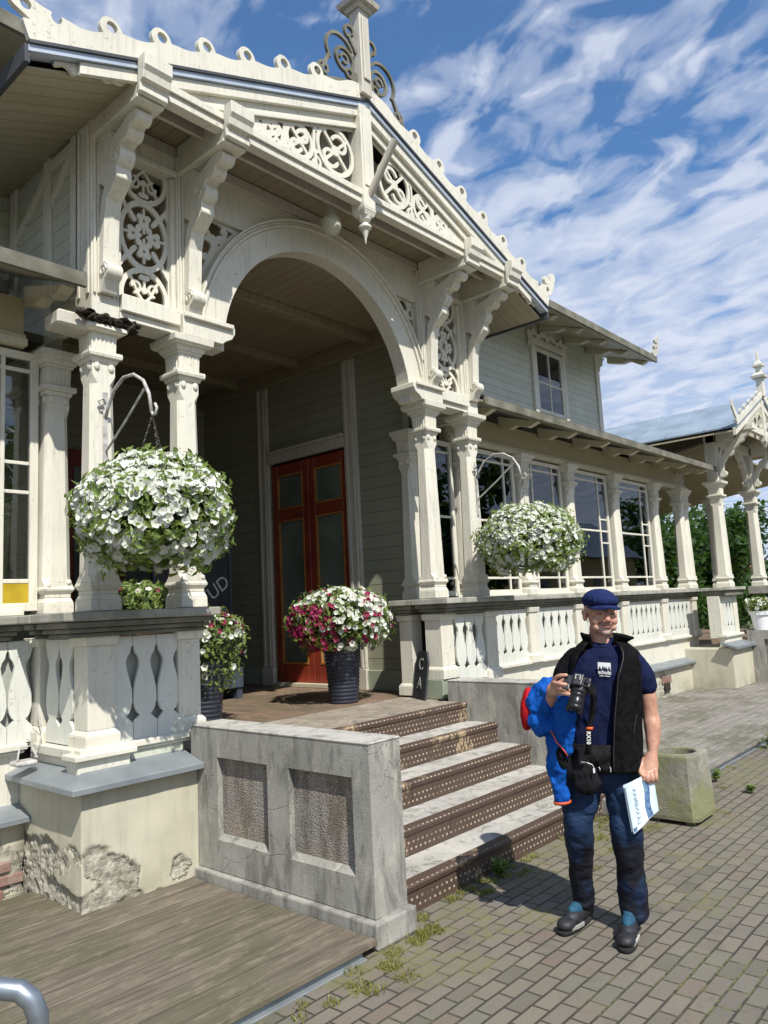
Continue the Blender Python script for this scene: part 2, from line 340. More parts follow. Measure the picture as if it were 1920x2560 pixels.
# ---------------------------------------------------------------- mesh helpers
class MB:
    def __init__(s): s.v = []; s.f = []
    def add(s, vs, fs):
        o = len(s.v); s.v += [tuple(map(float, p)) for p in vs]; s.f += [tuple(i + o for i in f) for f in fs]; return s
    def box(s, x0, x1, y0, y1, z0, z1):
        if x0 > x1: x0, x1 = x1, x0
        if y0 > y1: y0, y1 = y1, y0
        if z0 > z1: z0, z1 = z1, z0
        return s.add([(x0, y0, z0), (x1, y0, z0), (x1, y1, z0), (x0, y1, z0), (x0, y0, z1), (x1, y0, z1), (x1, y1, z1), (x0, y1, z1)],
                     [(3, 2, 1, 0), (4, 5, 6, 7), (0, 1, 5, 4), (1, 2, 6, 5), (2, 3, 7, 6), (3, 0, 4, 7)])
    def frust(s, x, y, z0, z1, w0, w1, d0=None, d1=None):
        d0 = w0 if d0 is None else d0; d1 = w1 if d1 is None else d1
        return s.add([(x - w0 / 2, y - d0 / 2, z0), (x + w0 / 2, y - d0 / 2, z0), (x + w0 / 2, y + d0 / 2, z0), (x - w0 / 2, y + d0 / 2, z0),
                      (x - w1 / 2, y - d1 / 2, z1), (x + w1 / 2, y - d1 / 2, z1), (x + w1 / 2, y + d1 / 2, z1), (x - w1 / 2, y + d1 / 2, z1)],
                     [(3, 2, 1, 0), (4, 5, 6, 7), (0, 1, 5, 4), (1, 2, 6, 5), (2, 3, 7, 6), (3, 0, 4, 7)])
    def prism(s, poly, f0, f1):
        """poly: 2-D points, f0/f1: functions (u,v)->xyz for the two end faces"""
        n = len(poly); vs = [f0(*p) for p in poly] + [f1(*p) for p in poly]
        fs = [tuple(range(n))[::-1], tuple(range(n, 2 * n))] + [(i, (i + 1) % n, n + (i + 1) % n, n + i) for i in range(n)]
        return s.add(vs, fs)
    def beam(s, p, q, w, h, up=(0, 0, 1)):
        p = Vector(p); q = Vector(q); d = (q - p).normalized(); sd = d.cross(Vector(up)).normalized(); u = sd.cross(d)
        vs = []
        for c in (p, q):
            for a, b in ((-1, -1), (1, -1), (1, 1), (-1, 1)): vs.append(c + sd * a * w / 2 + u * b * h / 2)
        return s.add(vs, [(3, 2, 1, 0), (4, 5, 6, 7), (0, 1, 5, 4), (1, 2, 6, 5), (2, 3, 7, 6), (3, 0, 4, 7)])
    def rings(s, rs, cap=True):
        n = len(rs[0]); vs = [p for r in rs for p in r]; fs = []
        for k in range(len(rs) - 1):
            for i in range(n): fs.append((k * n + i, k * n + (i + 1) % n, (k + 1) * n + (i + 1) % n, (k + 1) * n + i))
        if cap: fs += [tuple(range(n))[::-1], tuple((len(rs) - 1) * n + i for i in range(n))]
        return s.add(vs, fs)
    def tube(s, pts, r, n=8):
        pts = [Vector(p) for p in pts]; rs = []
        rad = r if isinstance(r, (list, tuple)) else [r] * len(pts)
        ref = Vector((0, 0, 1)); prev = None
        for i, p in enumerate(pts):
            d = (pts[min(i + 1, len(pts) - 1)] - pts[max(i - 1, 0)]).normalized()
            if prev is None:
                a = d.cross(ref)
                if a.length < .05: a = d.cross(Vector((1, 0, 0)))
                a.normalize()
            else:
                a = (prev - d * prev.dot(d)).normalized()
            prev = a; b = d.cross(a)
            rs.append([p + a * math.cos(t) * rad[i] + b * math.sin(t) * rad[i] for t in [2 * math.pi * k / n for k in range(n)]])
        return s.rings(rs)
    def lathe(s, c, prof, n=20, axis=2):
        rs = []
        for r, h in prof:
            ring = []
            for k in range(n):
                t = 2 * math.pi * k / n; u, v = r * math.cos(t), r * math.sin(t)
                ring.append((c[0] + u, c[1] + v, c[2] + h) if axis == 2 else ((c[0] + u, c[1] + h, c[2] + v) if axis == 1 else (c[0] + h, c[1] + u, c[2] + v)))
            rs.append(ring)
        return s.rings(rs)
    def ell(s, c, r, n=12, m=8, rot=None):
        rs = []
        for j in range(1, m):
            ph = math.pi * j / m
            ring = []
            for k in range(n):
                t = 2 * math.pi * k / n; p = Vector((r[0] * math.sin(ph) * math.cos(t), r[1] * math.sin(ph) * math.sin(t), -r[2] * math.cos(ph)))
                if rot is not None: p = rot @ p
                ring.append(p + Vector(c))
            rs.append(ring)
        return s.rings(rs)
    def build(s, name, mat, parent=None, bevel=0, smooth=False, sub=0, seg=1):
        me = bpy.data.meshes.new(name); me.from_pydata(s.v, [], s.f); me.update()
        bm = bmesh.new(); bm.from_mesh(me); bmesh.ops.recalc_face_normals(bm, faces=bm.faces); bm.to_mesh(me); bm.free()
        return link(name, me, mat, parent, bevel, smooth, sub, seg)
def link(name, me, mat, parent=None, bevel=0, smooth=False, sub=0, seg=1):
    o = bpy.data.objects.new(name, me); COL.objects.link(o)
    if mat is not None: me.materials.append(mat)
    if parent is not None:
        o.parent = parent; o.matrix_parent_inverse = pinv(parent)
    if bevel:
        b = o.modifiers.new('bevel', 'BEVEL'); b.width = bevel; b.segments = seg; b.limit_method = 'ANGLE'; b.angle_limit = R(40)
    if smooth:
        for p in me.polygons: p.use_smooth = True
    if sub:
        q = o.modifiers.new('sub', 'SUBSURF'); q.levels = sub; q.render_levels = sub
    return o
def pinv(p):
    m = Matrix.Identity(4); chain = []
    while p is not None: chain.append(p); p = p.parent
    w = Matrix.Identity(4)
    for q in reversed(chain): w = w @ q.matrix_parent_inverse @ Matrix.LocRotScale(q.location, q.rotation_euler, q.scale)
    return w.inverted()
def thing(name, label, cat, loc=(0, 0, 0), rz=0, group=None):
    o = bpy.data.objects.new(name, None); o.empty_display_size = .1; COL.objects.link(o); o.location = loc; o.rotation_euler = (0, 0, rz)
    return tag(o, label, cat, group)
def tag(o, label, cat, group=None):
    o['label'] = label; o['category'] = cat
    if group: o['group'] = group
    return o
def struct(o, kind='structure'): o['kind'] = kind; return o

# ---- fretwork: marching squares over a 2-D distance field, extruded
def sd_disc(X, Z, cx, cz, r): return np.hypot(X - cx, Z - cz) - r
def sd_ring(X, Z, cx, cz, r, w, sx=1, sz=1):
    return np.abs(np.hypot((X - cx) / sx, (Z - cz) / sz) - r) * min(sx, sz) - w / 2
def sd_ell(X, Z, cx, cz, rx, rz, ang=0):
    c, s = math.cos(ang), math.sin(ang); u = (X - cx) * c + (Z - cz) * s; v = -(X - cx) * s + (Z - cz) * c
    return (np.hypot(u / rx, v / rz) - 1) * min(rx, rz)
def sd_box(X, Z, x0, x1, z0, z1): return np.maximum(np.maximum(x0 - X, X - x1), np.maximum(z0 - Z, Z - z1))
def sd_line(X, Z, pts, w, w2=None):
    d = np.full(X.shape, 9.); n = len(pts) - 1; w2 = w if w2 is None else w2
    for i in range(n):
        ax, az = pts[i]; bx, bz = pts[i + 1]; dx, dz = bx - ax, bz - az; l = dx * dx + dz * dz + 1e-9
        t = np.clip(((X - ax) * dx + (Z - az) * dz) / l, 0, 1)
        ww = w + (w2 - w) * (i + t) / n
        d = np.minimum(d, np.hypot(X - ax - t * dx, Z - az - t * dz) - ww / 2)
    return d
def arc(cx, cz, r, a0, a1, n=14, r1=None):
    r1 = r if r1 is None else r1
    return [(cx + (r + (r1 - r) * i / n) * math.cos(R(a0 + (a1 - a0) * i / n)), cz + (r + (r1 - r) * i / n) * math.sin(R(a0 + (a1 - a0) * i / n))) for i in range(n + 1)]
def U(*a):
    r = a[0]
    for b in a[1:]: r = np.minimum(r, b)
    return r
def fret(mb, f, u0, u1, v0, v1, res, w0, w1, to):
    nu = max(3, int(round((u1 - u0) / res)) + 1); nv = max(3, int(round((v1 - v0) / res)) + 1)
    us = np.linspace(u0, u1, nu); vs = np.linspace(v0, v1, nv); X, Z = np.meshgrid(us, vs, indexing='ij')
    V = f(X, Z); e = res * .3
    V[0, :] = np.maximum(V[0, :], e); V[-1, :] = np.maximum(V[-1, :], e); V[:, 0] = np.maximum(V[:, 0], e); V[:, -1] = np.maximum(V[:, -1], e)
    V[V == 0] = 1e-6
    ids = {}; pts = []
    def gid(key, u, v):
        if key not in ids: ids[key] = len(pts); pts.append((u, v))
        return ids[key]
    polys = []; segs = []
    ins = V < 0
    for i in range(nu - 1):
        row = ins[i, :-1] | ins[i + 1, :-1] | ins[i, 1:] | ins[i + 1, 1:]
        for j in np.nonzero(row)[0]:
            cs = ((i, j), (i + 1, j), (i + 1, j + 1), (i, j + 1)); poly = []
            for k in range(4):
                a = cs[k]; b = cs[(k + 1) % 4]; va, vb = V[a], V[b]
                if va < 0: poly.append((gid(('c',) + a, us[a[0]], vs[a[1]]), 0))
                if (va < 0) != (vb < 0):
                    t = va / (va - vb); t = min(max(t, .02), .98)
                    kk = ('e',) + (a + b if a < b else b + a)
                    poly.append((gid(kk, us[a[0]] + (us[b[0]] - us[a[0]]) * t, vs[a[1]] + (vs[b[1]] - vs[a[1]]) * t), 1))
            if len(poly) > 2:
                polys.append([p[0] for p in poly])
                for k in range(len(poly)):
                    p, q = poly[k], poly[(k + 1) % len(poly)]
                    if p[1] and q[1]: segs.append((p[0], q[0]))
    n = len(pts)
    V3 = [to(u, v, w0) for u, v in pts] + [to(u, v, w1) for u, v in pts]
    F = [tuple(p) for p in polys] + [tuple(i + n for i in reversed(p)) for p in polys] + [(a, b, b + n, a + n) for a, b in segs]
    mb.add(V3, F); return mb
def XZ(y0=0): return lambda u, v, w: (u, w, v)
def YZ(): return lambda u, v, w: (w, u, v)
# ================================================================ ground
def sheet(name, x0, x1, y0, y1, z, mat, n=1):
    m = MB(); m.add([(x0, y0, z), (x1, y0, z), (x1, y1, z), (x0, y1, z)], [(0, 1, 2, 3)]); return m.build(name, mat)
M['dirt'] = two('grassy_ground', (.10, .10, .04), (.17, .15, .08), 1.2, .95, bmp=.8, bs=20)
struct(sheet('ground', -300, 300, -300, 300, -.012, M['dirt']))
struct(sheet('brick_pavement', -14, 60, -22, 5.0, 0, M['paver']))
# timber decks in front of the plinths
def deck(name, x0, x1, y0, y1, z, mat):
    m = MB(); y = y0; k = 0
    random.seed(3)
    while y < y1 - .01:
        d = .145; dz = random.uniform(-.003, .003)
        m.box(x0, x1, y + .003, min(y + d - .003, y1), z - .03, z + dz); y += d
    o = m.build(name, mat, bevel=.003)
    return struct(o)
deck('wooden_deck', -9, 2.93, 2.77, 5.02, .07, M['deck'])
deck('wooden_deck', 6.08, 34, 2.70, 5.02, .07, M['deckr'])
for x0, x1, yy in ((-9, 2.85, 2.80), (6.1, 34, 2.73)):
    struct(MB().box(x0, x1, yy, yy + .012, 0, .036).box(x0, x1, yy - .03, yy + .01, -.002, .006).build('deck_edge', M['zinc'], bevel=.002))

# ================================================================ entrance steps
st = thing('entrance_steps', 'five concrete steps with studded brown nosings between grey panelled cheek walls', 'steps', (4.5, 2.9, 0))
XL, XR = 3.225, 5.78; RH = .163; YS = [2.93, 3.25, 3.57, 3.89, 4.21]
for k, y in enumerate(YS):
    z1 = RH * (k + 1); yb = 4.5 if k == 4 else YS[k + 1] + .02
    MB().box(XL - .02, XR + .02, y + .05, yb, z1 - RH, z1 - .004).build('tread', M['tread'], st, bevel=.003)
    # tile riser bows out slightly at the nosing
    prof = [(y + .012, z1 - RH), (y + .012, z1 - .05), (y, z1 - .035), (y - .004, z1 - .012), (y + .008, z1 + .002), (y + .075, z1 + .002), (y + .075, z1 - RH)]
    MB().prism(prof, lambda u, v: (XL, u, v), lambda u, v: (XR, u, v)).build('riser', M['tiles'], st)
def cheek(x0, x1, face):
    ya, yb, zt = 2.82, 4.42, .995
    m = MB()
    xs, sg = (x0, 1) if face < 0 else (x1, -1)
    dpt = .045
    pan = [(2.95, 3.46), (3.65, 4.14)]
    # core set back by the panel depth, then the frame members proud of it
    xc0, xc1 = (x0 + dpt, x1) if face < 0 else (x0, x1 - dpt)
    m.box(xc0, xc1, ya, yb, .0, zt)
    f0, f1 = (x0, x0 + dpt) if face < 0 else (x1 - dpt, x1)
    for a, b in ((ya, 2.95), (3.46, 3.65), (4.14, yb)): m.box(f0, f1, a, b, .135, zt)
    for a, b in pan: m.box(f0, f1, a, b, .82, zt); m.box(f0, f1, a, b, .135, .32)
    w = m.build('cheek_wall', M['conc'], st)
    for a, b in pan:
        xp = x0 + dpt - .006 if face < 0 else x1 - dpt + .006
        MB().box(xp, xp + .004 * sg, a + .002, b - .002, .322, .818).build('pebble_panel', M['pebble'], w)
    # sloping splay under each panel
        sl = [(.32, 0), (.32, dpt), (.355, dpt)]
        MB().prism(sl, lambda u, v, a=a: (xs + sg * v, a, u), lambda u, v, b=b: (xs + sg * v, b, u)).build('panel_sill', M['conc'], w)
    MB().box(x0 - .035, x1 + .03, ya - .04, yb, .0, .13).build('cheek_base', M['conc'], w, bevel=.012, seg=2)
    MB().box(x0 - .004, x1 + .004, ya - .004, yb + .002, zt, zt + .012).build('coping', M['tread'], w, bevel=.004)
cheek(2.975, 3.225, -1); cheek(5.78, 6.04, 1)

# ================================================================ the station building
B = thing('station_building', 'cream and pale green wooden station building with an arched and gabled entrance porch', 'building', (4.56, 5.0, 0))
def P(name, mb, mat, parent=None, **k): return mb.build(name, mat, parent or B, **k)

CX = [2.46, 3.12, 5.96, 6.68]; CY = 4.66; PC = 4.56
def oct_ring(x, y, z, w, c):
    h = w / 2; c = max(c, .0015)
    return [(x + a, y + b, z) for a, b in ((-h, -h + c), (-h + c, -h), (h - c, -h), (h, -h + c), (h, h - c), (h - c, h), (-h + c, h), (-h, h - c))]
def column(x, y, zt=3.72, zb=1.775, parent=None, s=1.0, mat=None, cap=.36, rot=False):
    mat = mat or M['white']
    m = MB(); r = [(zb + .185, .238, 0), (zb + .235, .236, .05), (zt - .46, .192, .045), (zt - .40, .192, .0), (zt - .28, .192, 0)]
    m.rings([oct_ring(x, y, z, w * s, c * s) for z, w, c in r])
    c = m.build('column', mat, parent or B, bevel=.003)
    m = MB()
    for a, b, w0, w1 in ((0, .07, .252, .25), (.07, .105, .25, .215), (.105, .13, .215, .215), (.13, .16, .215, .262), (.16, .185, .262, .242)):
        m.frust(x, y, zb + a, zb + b, w0 * s, w1 * s)
    m.ell((x - .085 * s, y - .118 * s, zb + .19), (.02, .012, .02), 8, 5).ell((x + .085 * s, y - .118 * s, zb + .21), (.02, .012, .02), 8, 5)
    m.build('column_foot', mat, c, bevel=.004)
    m = MB()
    for a, b, w0, w1 in ((.315, .285, .215, .235), (.285, .27, .275, .285), (.27, .245, .285, .28)):
        m.frust(x, y, zt - a, zt - b, w0 * s, w1 * s)
    m.frust(x, y, zt - .245, zt - .115, .205 * s, .215 * s)
    for sx in (-.07, -.035, 0, .035, .07):
        m.box(x + sx * s - .008, x + sx * s + .008, y - .112 * s, y - .10 * s, zt - .235, zt - .13)
        m.box(x - .112 * s, x - .10 * s, y + sx * s - .008, y + sx * s + .008, zt - .235, zt - .13)
    if not rot:
        k = cap / .36
        for a, b, w0, w1 in ((.115, .095, .235, .25), (.095, .06, .27, .30), (.06, .045, .31 * k, .34 * k), (.045, .0, .35 * k, .36 * k)):
            m.frust(x, y, zt - a, zt - b, w0 * s, w1 * s)
    else:
        m.frust(x, y, zt - .115, zt - .10, .235, .27)
        m.frust(x, y, zt - .10, zt - .07, .29, .27)
    for sx in (-.06, .06):
        m.ell((x + sx * s, y - .10 * s, zt - .345), (.022, .016, .03), 8, 5); m.ell((x - .10 * s, y + sx * s, zt - .345), (.016, .022, .03), 8, 5)
    m.build('capital', mat, c, bevel=.003)
    return c
cols = [column(CX[0], CY, rot=True, s=.84), column(CX[1], CY, s=.84, cap=.40), column(CX[2], CY, s=.84, cap=.40), column(CX[3], CY, s=.84, cap=.40)]
# rotten beam end above the first column
m = MB(); random.seed(5)
for k in range(90):
    a = random.uniform(-.20, .24); m.ell((CX[0] + a, CY - .05 + random.uniform(-.12, .1), 3.69 + random.uniform(-.03, .03) - abs(a) * .05), (random.uniform(.015, .05), random.uniform(.01, .04), random.uniform(.005, .018)), 6, 4, Matrix.Rotation(random.uniform(-.9, .9), 3, 'Y'))
P('rotten_beam_end', m, M['rot'])

# balustrade
HZ = [(.955, 0), (1.06, 0), (1.085, .028), (1.105, .047), (1.12, .028), (1.15, .012), (1.19, .003), (1.27, .006), (1.33, .02), (1.39, .038), (1.44, .047), (1.475, .036), (1.50, .016), (1.53, .009), (1.55, 0), (1.605, 0)]
def boards(mb, u0, u1, pitch, to, w0, w1, sc=1.0):
    n = max(1, int(round((u1 - u0) / pitch))); p = (u1 - u0) / n; g = .0022
    for i in range(n):
        l = u0 + i * p; r = l + p; o = len(mb.v); vs = []
        for z, h in HZ:
            hl = h * sc if i > 0 else h * sc; hr = h * sc
            vs += [to(l + hl + g, z, w0), to(r - hr - g, z, w0), to(r - hr - g, z, w1), to(l + hl + g, z, w1)]
        fs = []
        for k in range(len(HZ) - 1):
            for q in range(4): fs.append((k * 4 + q, k * 4 + (q + 1) % 4, k * 4 + 4 + (q + 1) % 4, k * 4 + 4 + q))
        e = (len(HZ) - 1) * 4; fs += [(3, 2, 1, 0), (e, e + 1, e + 2, e + 3)]
        mb.add(vs, fs)
    return mb
toX = lambda u, v, w: (u, w, v)
toY = lambda u, v, w: (w, u, v)
M['inner'] = painted('balustrade_lining', (.40, .42, .37), amt=.4)
def bal_x(x0, x1, yf, pitch, sc=1):
    o = P('baluster_panel', boards(MB(), x0, x1, pitch, toX, yf, yf + .022, sc), M['wleft'])
    MB().box(x0, x1, yf + .06, yf + .07, .95, 1.61).build('lining_board', M['inner'], o); return o
def bal_y(y0, y1, xf, d, pitch, sc=1):
    o = P('baluster_panel', boards(MB(), y0, y1, pitch, toY, xf, xf + .022 * d, sc), M['wleft'])
    MB().box(xf + .06 * d, xf + .07 * d, y0, y1, .95, 1.61).build('lining_board', M['inner'], o); return o
def bpost(x, y, w=.21, z0=.93, z1=1.62, d=None, mat=None):
    d = d or w
    m = MB().frust(x, y, z0, z0 + .09, w + .05, w + .05, d + .05, d + .05).frust(x, y, z0 + .09, z0 + .12, w + .05, w, d + .05, d)
    m.frust(x, y, z0 + .12, z1 - .06, w, w, d, d).frust(x, y, z1 - .06, z1, w + .03, w + .05, d + .03, d + .05)
    return P('baluster_post', m, mat or M['white'], bevel=.004)
def rail(x0, x1, y0, y1):
    """weathered cap: slab over two receding mouldings"""
    r = P('handrail_cap', MB().box(x0, x1, y0, y1, 1.715, 1.77), M['captop'], bevel=.008, seg=2)
    m = MB().box(x0 + .03, x1 - .03, y0 + .03, y1 - .03, 1.675, 1.712).box(x0 + .055, x1 - .055, y0 + .055, y1 - .055, 1.645, 1.673).box(x0 + .08, x1 - .08, y0 + .08, y1 - .08, 1.615, 1.643)
    m.build('rail_moulding', M['cap'], r, bevel=.006); return r
# porch front, left and right of the steps
bal_x(2.45, 2.97, 4.53, .155); bpost(2.40, 4.60, .178); bpost(3.04, 4.60, .17)
bal_y(4.68, 5.05, 2.30, 1, .17)
rail(2.10, 3.21, 4.38, 4.84); rail(2.10, 2.52, 4.842, 5.03)
bal_x(6.10, 6.60, 4.53, .165); bpost(5.985, 4.64, .20, z0=1.0); bpost(6.72, 4.62, .20)
MB_ = MB().box(5.85, 6.13, 4.53, 4.81, .815, 1.0); P('post_plinth', MB_, M['gpaint'], bevel=.006)
bpost(6.0, 5.02, .16, z0=.83); bal_y(4.68, 5.05, 6.80, -1, .17)
rail(5.80, 6.98, 4.38, 4.84); rail(5.80, 6.16, 4.842, 5.13); rail(6.66, 6.98, 4.842, 5.03)
# lower rails, base boards, ledges and rendered plinths of the porch
def basex(x0, x1, yf, zb, ret=None):
    m = MB().box(x0 - .03, x1 + .03, yf - .035, yf + .05, .915, .955).box(x0 - .015, x1 + .015, yf - .02, yf + .05, .895, .913)
    P('base_moulding', m, M['white'], bevel=.006)
basex(2.27, 3.10, 4.50, .77)
P('base_boards', MB().box(2.27, 2.97, 4.50, 4.56, .70, .893), M['green'], bevel=.004)
P('base_block', MB().box(2.22, 2.56, 4.455, 4.60, .70, .893).box(2.19, 2.59, 4.42, 4.60, .895, .93), M['white'], bevel=.006)
P('base_boards', MB().box(2.27, 2.33, 4.56, 5.2, .70, .893).box(2.235, 2.30, 4.56, 5.12, .895, .95), M['white'], bevel=.004)
P('base_boards', MB().box(6.12, 6.82, 4.50, 4.56, .70, .91).box(6.80, 6.86, 4.56, 5.2, .70, .91), M['white'], bevel=.004)
def ledge(pts_out, pts_in, z0, z1, th=.012, name='zinc_ledge'):
    """sloping sheet-metal ledge following a polyline; lower outer edge z0, upper inner edge z1"""
    m = MB(); n = len(pts_out); vs = []
    for (x, y), (a, b) in zip(pts_out, pts_in):
        vs += [(x, y, z0), (a, b, z1), (a, b, z1 - th), (x, y, z0 - .035), ]
    fs = []
    for i in range(n - 1):
        for q in range(4): fs.append((i * 4 + q, i * 4 + (q + 1) % 4, i * 4 + 4 + (q + 1) % 4, i * 4 + 4 + q))
    fs += [(3, 2, 1, 0), tuple((n - 1) * 4 + q for q in range(4))]
    m.add(vs, fs); return P(name, m, M['zinc'], bevel=.003)
ledge([(2.10, 5.2), (2.10, 4.27), (2.972, 4.27)], [(2.29, 5.2), (2.29, 4.51), (2.972, 4.51)], .775, .845)
# rendered plinth, roughly broken along its lower corner
def rough_block(name, x0, x1, y0, y1, z0, z1, mat, n=26, amp=.012, seed=1, parent=None, spots=()):
    bm = bmesh.new(); bmesh.ops.create_cube(bm, size=1)
    for v in bm.verts: v.co = Vector(((x0 + x1) / 2 + v.co.x * (x1 - x0), (y0 + y1) / 2 + v.co.y * (y1 - y0), (z0 + z1) / 2 + v.co.z * (z1 - z0)))
    bmesh.ops.subdivide_edges(bm, edges=bm.edges, cuts=n, use_grid_fill=True)
    dmg = []
    for v in bm.verts:
        p = v.co.copy(); q = mnoise.fractal(p * 4.0 + Vector((seed, 0, 0)), 1.0, 2.1, 5)
        k = max(0, 1 - (p.z - z0) / .12) * .62
        for (sx, sz, sr) in spots: k = max(k, 1.25 - math.hypot(p.x - sx, (p.z - sz) * 1.0) / sr)
        k = min(1, max(0, k + q * .45 - .12)); dmg.append(k)
        d = Vector(((x0 + x1) / 2 - p.x, (y0 + y1) / 2 - p.y, 0)); d = Vector((d.x / (x1 - x0), d.y / (y1 - y0), 0)).normalized()
        s_ = min(1, max(0, (k - .38) * 5))
        hf = mnoise.fractal(p * 16, .9, 2.2, 4)
        v.co += d * (s_ * (.022 + .018 * hf)) + Vector((mnoise.noise(p * 5), mnoise.noise(p * 6), 0)) * .004
    me = bpy.data.meshes.new(name); bm.to_mesh(me); bm.free()
    at = me.attributes.new('damage', 'FLOAT', 'POINT'); at.data.foreach_set('value', dmg)
    return link(name, me, mat, parent or B, smooth=True)
rough_block('plinth', 2.19, 2.974, 4.35, 5.3, -.02, .76, M['plaster'], 88, spots=((2.29, .30, .175), (2.42, .20, .165), (2.27, .10, .20), (2.50, .02, .12), (2.84, .15, .13), (2.70, .0, .10), (2.92, .02, .12)))
rough_block('plinth', 6.045, 6.90, 4.35, 5.3, -.02, .76, M['plaster'], 22, seed=4)
ledge([(6.05, 4.27), (7.0, 4.27), (7.0, 5.2)], [(6.05, 4.51), (6.83, 4.51), (6.83, 5.2)], .775, .845)

# ---- glazed wings
WY = 5.15
def pilaster(x, w=.26, zt=3.60):
    return column(x, WY + .03, zt=zt, s=w / .26, cap=.34)
def wbal(x0, x1):
    bal_x(x0, x1, WY + .01, .19, .9)
def wing(x0, x1, posts):
    P('plinth', MB(), M['plaster']) if False else None
    rough_block('plinth', x0, x1, 5.09, 5.5, -.02, .50, M['plaster'], 60, seed=x0, spots=((2.05, .2, .22), (12.5, .2, .3), (14.1, .2, .26)))
    ledge([(x0, 5.0), (x1, 5.0)], [(x0, 5.19), (x1, 5.19)], .525, .585)
    P('base_boards', MB().box(x0, x1, WY + .03, WY + .09, .55, .893), M['white'])
    basex(x0, x1, WY, .6)
    rail(x0 + .01, x1, 5.035, 5.36)
    P('sill_board', MB().box(x0, x1, 5.12, 5.34, 1.772, 1.80), M['white'], bevel=.004)
    P('frieze_board', MB().box(x0, x1, WY + .02, WY + .12, 3.60, 3.96), M['soffit'])
    P('frieze_moulding', MB().box(x0, x1, WY - .05, WY + .018, 3.60, 3.655).box(x0, x1, WY - .02, WY + .018, 3.657, 3.69), M['cream'], bevel=.005)
    for x in posts: bpost(x, WY + .03, .20, d=.12)
wing(-4.0, 2.188, [1.02, -.6]); wing(7.005, 14.45, [7.30, 8.58, 9.82, 11.30, 12.86, 14.25])
wbal(-.5, .9); bal_x(1.14, 2.262, WY + .01, .16, .9); bpost(2.36, WY + .02, .17)
for a, b in ((7.40, 8.47), (8.69, 9.71), (9.93, 11.19), (11.41, 12.75), (12.97, 14.14)): wbal(a, b)
pilaster(2.40, .215); pilaster(1.35, .215)
pilaster(6.31, .215)
for x in (7.24, 8.58, 9.82, 11.30, 12.86, 14.25): pilaster(x, .235)
def window(x0, x1, y=5.17, z0=1.80, z1=3.58, vs=(), hs=(3.45, 2.70, 2.0), small=None, fw=.055, name='window', backing=None, parent=None):
    f = MB(); d = .05
    f.box(x0, x0 + fw, y, y + d, z0, z1).box(x1 - fw, x1, y, y + d, z0, z1).box(x0 + fw, x1 - fw, y, y + d, z0, z0 + fw).box(x0 + fw, x1 - fw, y, y + d, z1 - fw, z1)
    for v in vs: f.box(v - .014, v + .014, y + .008, y + d - .008, z0 + fw, z1 - fw)
    for h in hs: f.box(x0 + fw, x1 - fw, y + .011, y + d - .011, h - .014, h + .014)
    for a, b, h in (small or ()): f.box(a, b, y + .013, y + d - .013, h - .012, h + .012)
    w = (f.build(name, M['white'], parent or B, bevel=.003))
    MB().box(x0 + fw * .5, x1 - fw * .5, y + .022, y + .027, z0 + fw * .5, z1 - fw * .5).build('pane', M['glass'], w)
    return w
window(1.50, 2.295, vs=(2.06,), hs=(3.45, 2.0), small=((2.07, 2.24, 2.80), (2.07, 2.24, 2.60), (1.55, 2.05, 2.70)))
window(.30, 1.22, vs=(.5, 1.0))
window(6.42, 7.10, vs=())
for a, b in ((7.38, 8.44), (8.72, 9.68)):
    window(a, b, vs=(a + .17, b - .24), small=((b - .23, b - .06, 2.85),))
for a, b in ((9.98, 11.12), (11.48, 12.68)):
    window(a, b, vs=(b - .30,), small=((b - .29, b - .06, 2.88), (b - .29, b - .06, 2.52)))
# rooms behind the glass
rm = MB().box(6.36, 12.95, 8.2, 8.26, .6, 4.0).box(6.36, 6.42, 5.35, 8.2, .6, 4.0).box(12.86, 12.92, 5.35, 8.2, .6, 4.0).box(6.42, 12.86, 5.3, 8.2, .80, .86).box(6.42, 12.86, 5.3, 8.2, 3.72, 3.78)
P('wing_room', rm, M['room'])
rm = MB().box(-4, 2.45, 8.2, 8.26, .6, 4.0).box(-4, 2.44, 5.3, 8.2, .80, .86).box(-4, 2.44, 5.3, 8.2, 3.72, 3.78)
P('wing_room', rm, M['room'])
for x in (7.7, 8.95, 10.5): P('cafe_counter', MB().box(x, x + .75, 5.5, 5.8, 1.62, 1.93).box(x + .05, x + .7, 5.45, 5.499, 1.84, 1.90), M['orange'], bevel=.01)
P('yellow_pane', MB().box(2.074, 2.24, 5.185, 5.190, 1.855, 1.986), M['yellow'])
P('curtain', MB().prism([(2.11, 5.42), (2.16, 5.36), (2.20, 5.42), (2.22, 5.5), (2.15, 5.5)], lambda u, v: (u, v, 1.85), lambda u, v: (u + .03, v, 2.55)), M['cream'])

# ---- lean-to roofs over the wings
def leanto(x0, x1):
    ye, ze, yw, zw = 4.50, 3.93, 5.92, 4.46
    rf = P('wing_roof', MB().prism([(ye, ze), (yw, zw), (yw, zw + .03), (ye, ze + .03)], lambda u, v: (x0, u, v), lambda u, v: (x1, u, v)), M['dark'])
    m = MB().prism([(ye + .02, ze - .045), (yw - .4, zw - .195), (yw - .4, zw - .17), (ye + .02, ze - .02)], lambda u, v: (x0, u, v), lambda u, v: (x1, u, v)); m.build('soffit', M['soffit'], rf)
    MB().box(x0, x1, ye - .012, ye + .018, ze - .075, ze + .02).build('eaves_board', M['cap'], rf, bevel=.004)
    x = x0 + .35
    while x < x1:
        m = MB()
        p = [(ye + .10, ze - .055), (ye + .66, ze + .12), (ye + .66, ze - .03), (ye + .50, ze - .07), (ye + .40, ze - .045), (ye + .24, ze - .10), (ye + .18, ze - .085)]
        m.prism(p, lambda u, v: (x - .045, u, v), lambda u, v: (x + .045, u, v)); x += .98
        m.build('rafter_end', M['cream'], rf)
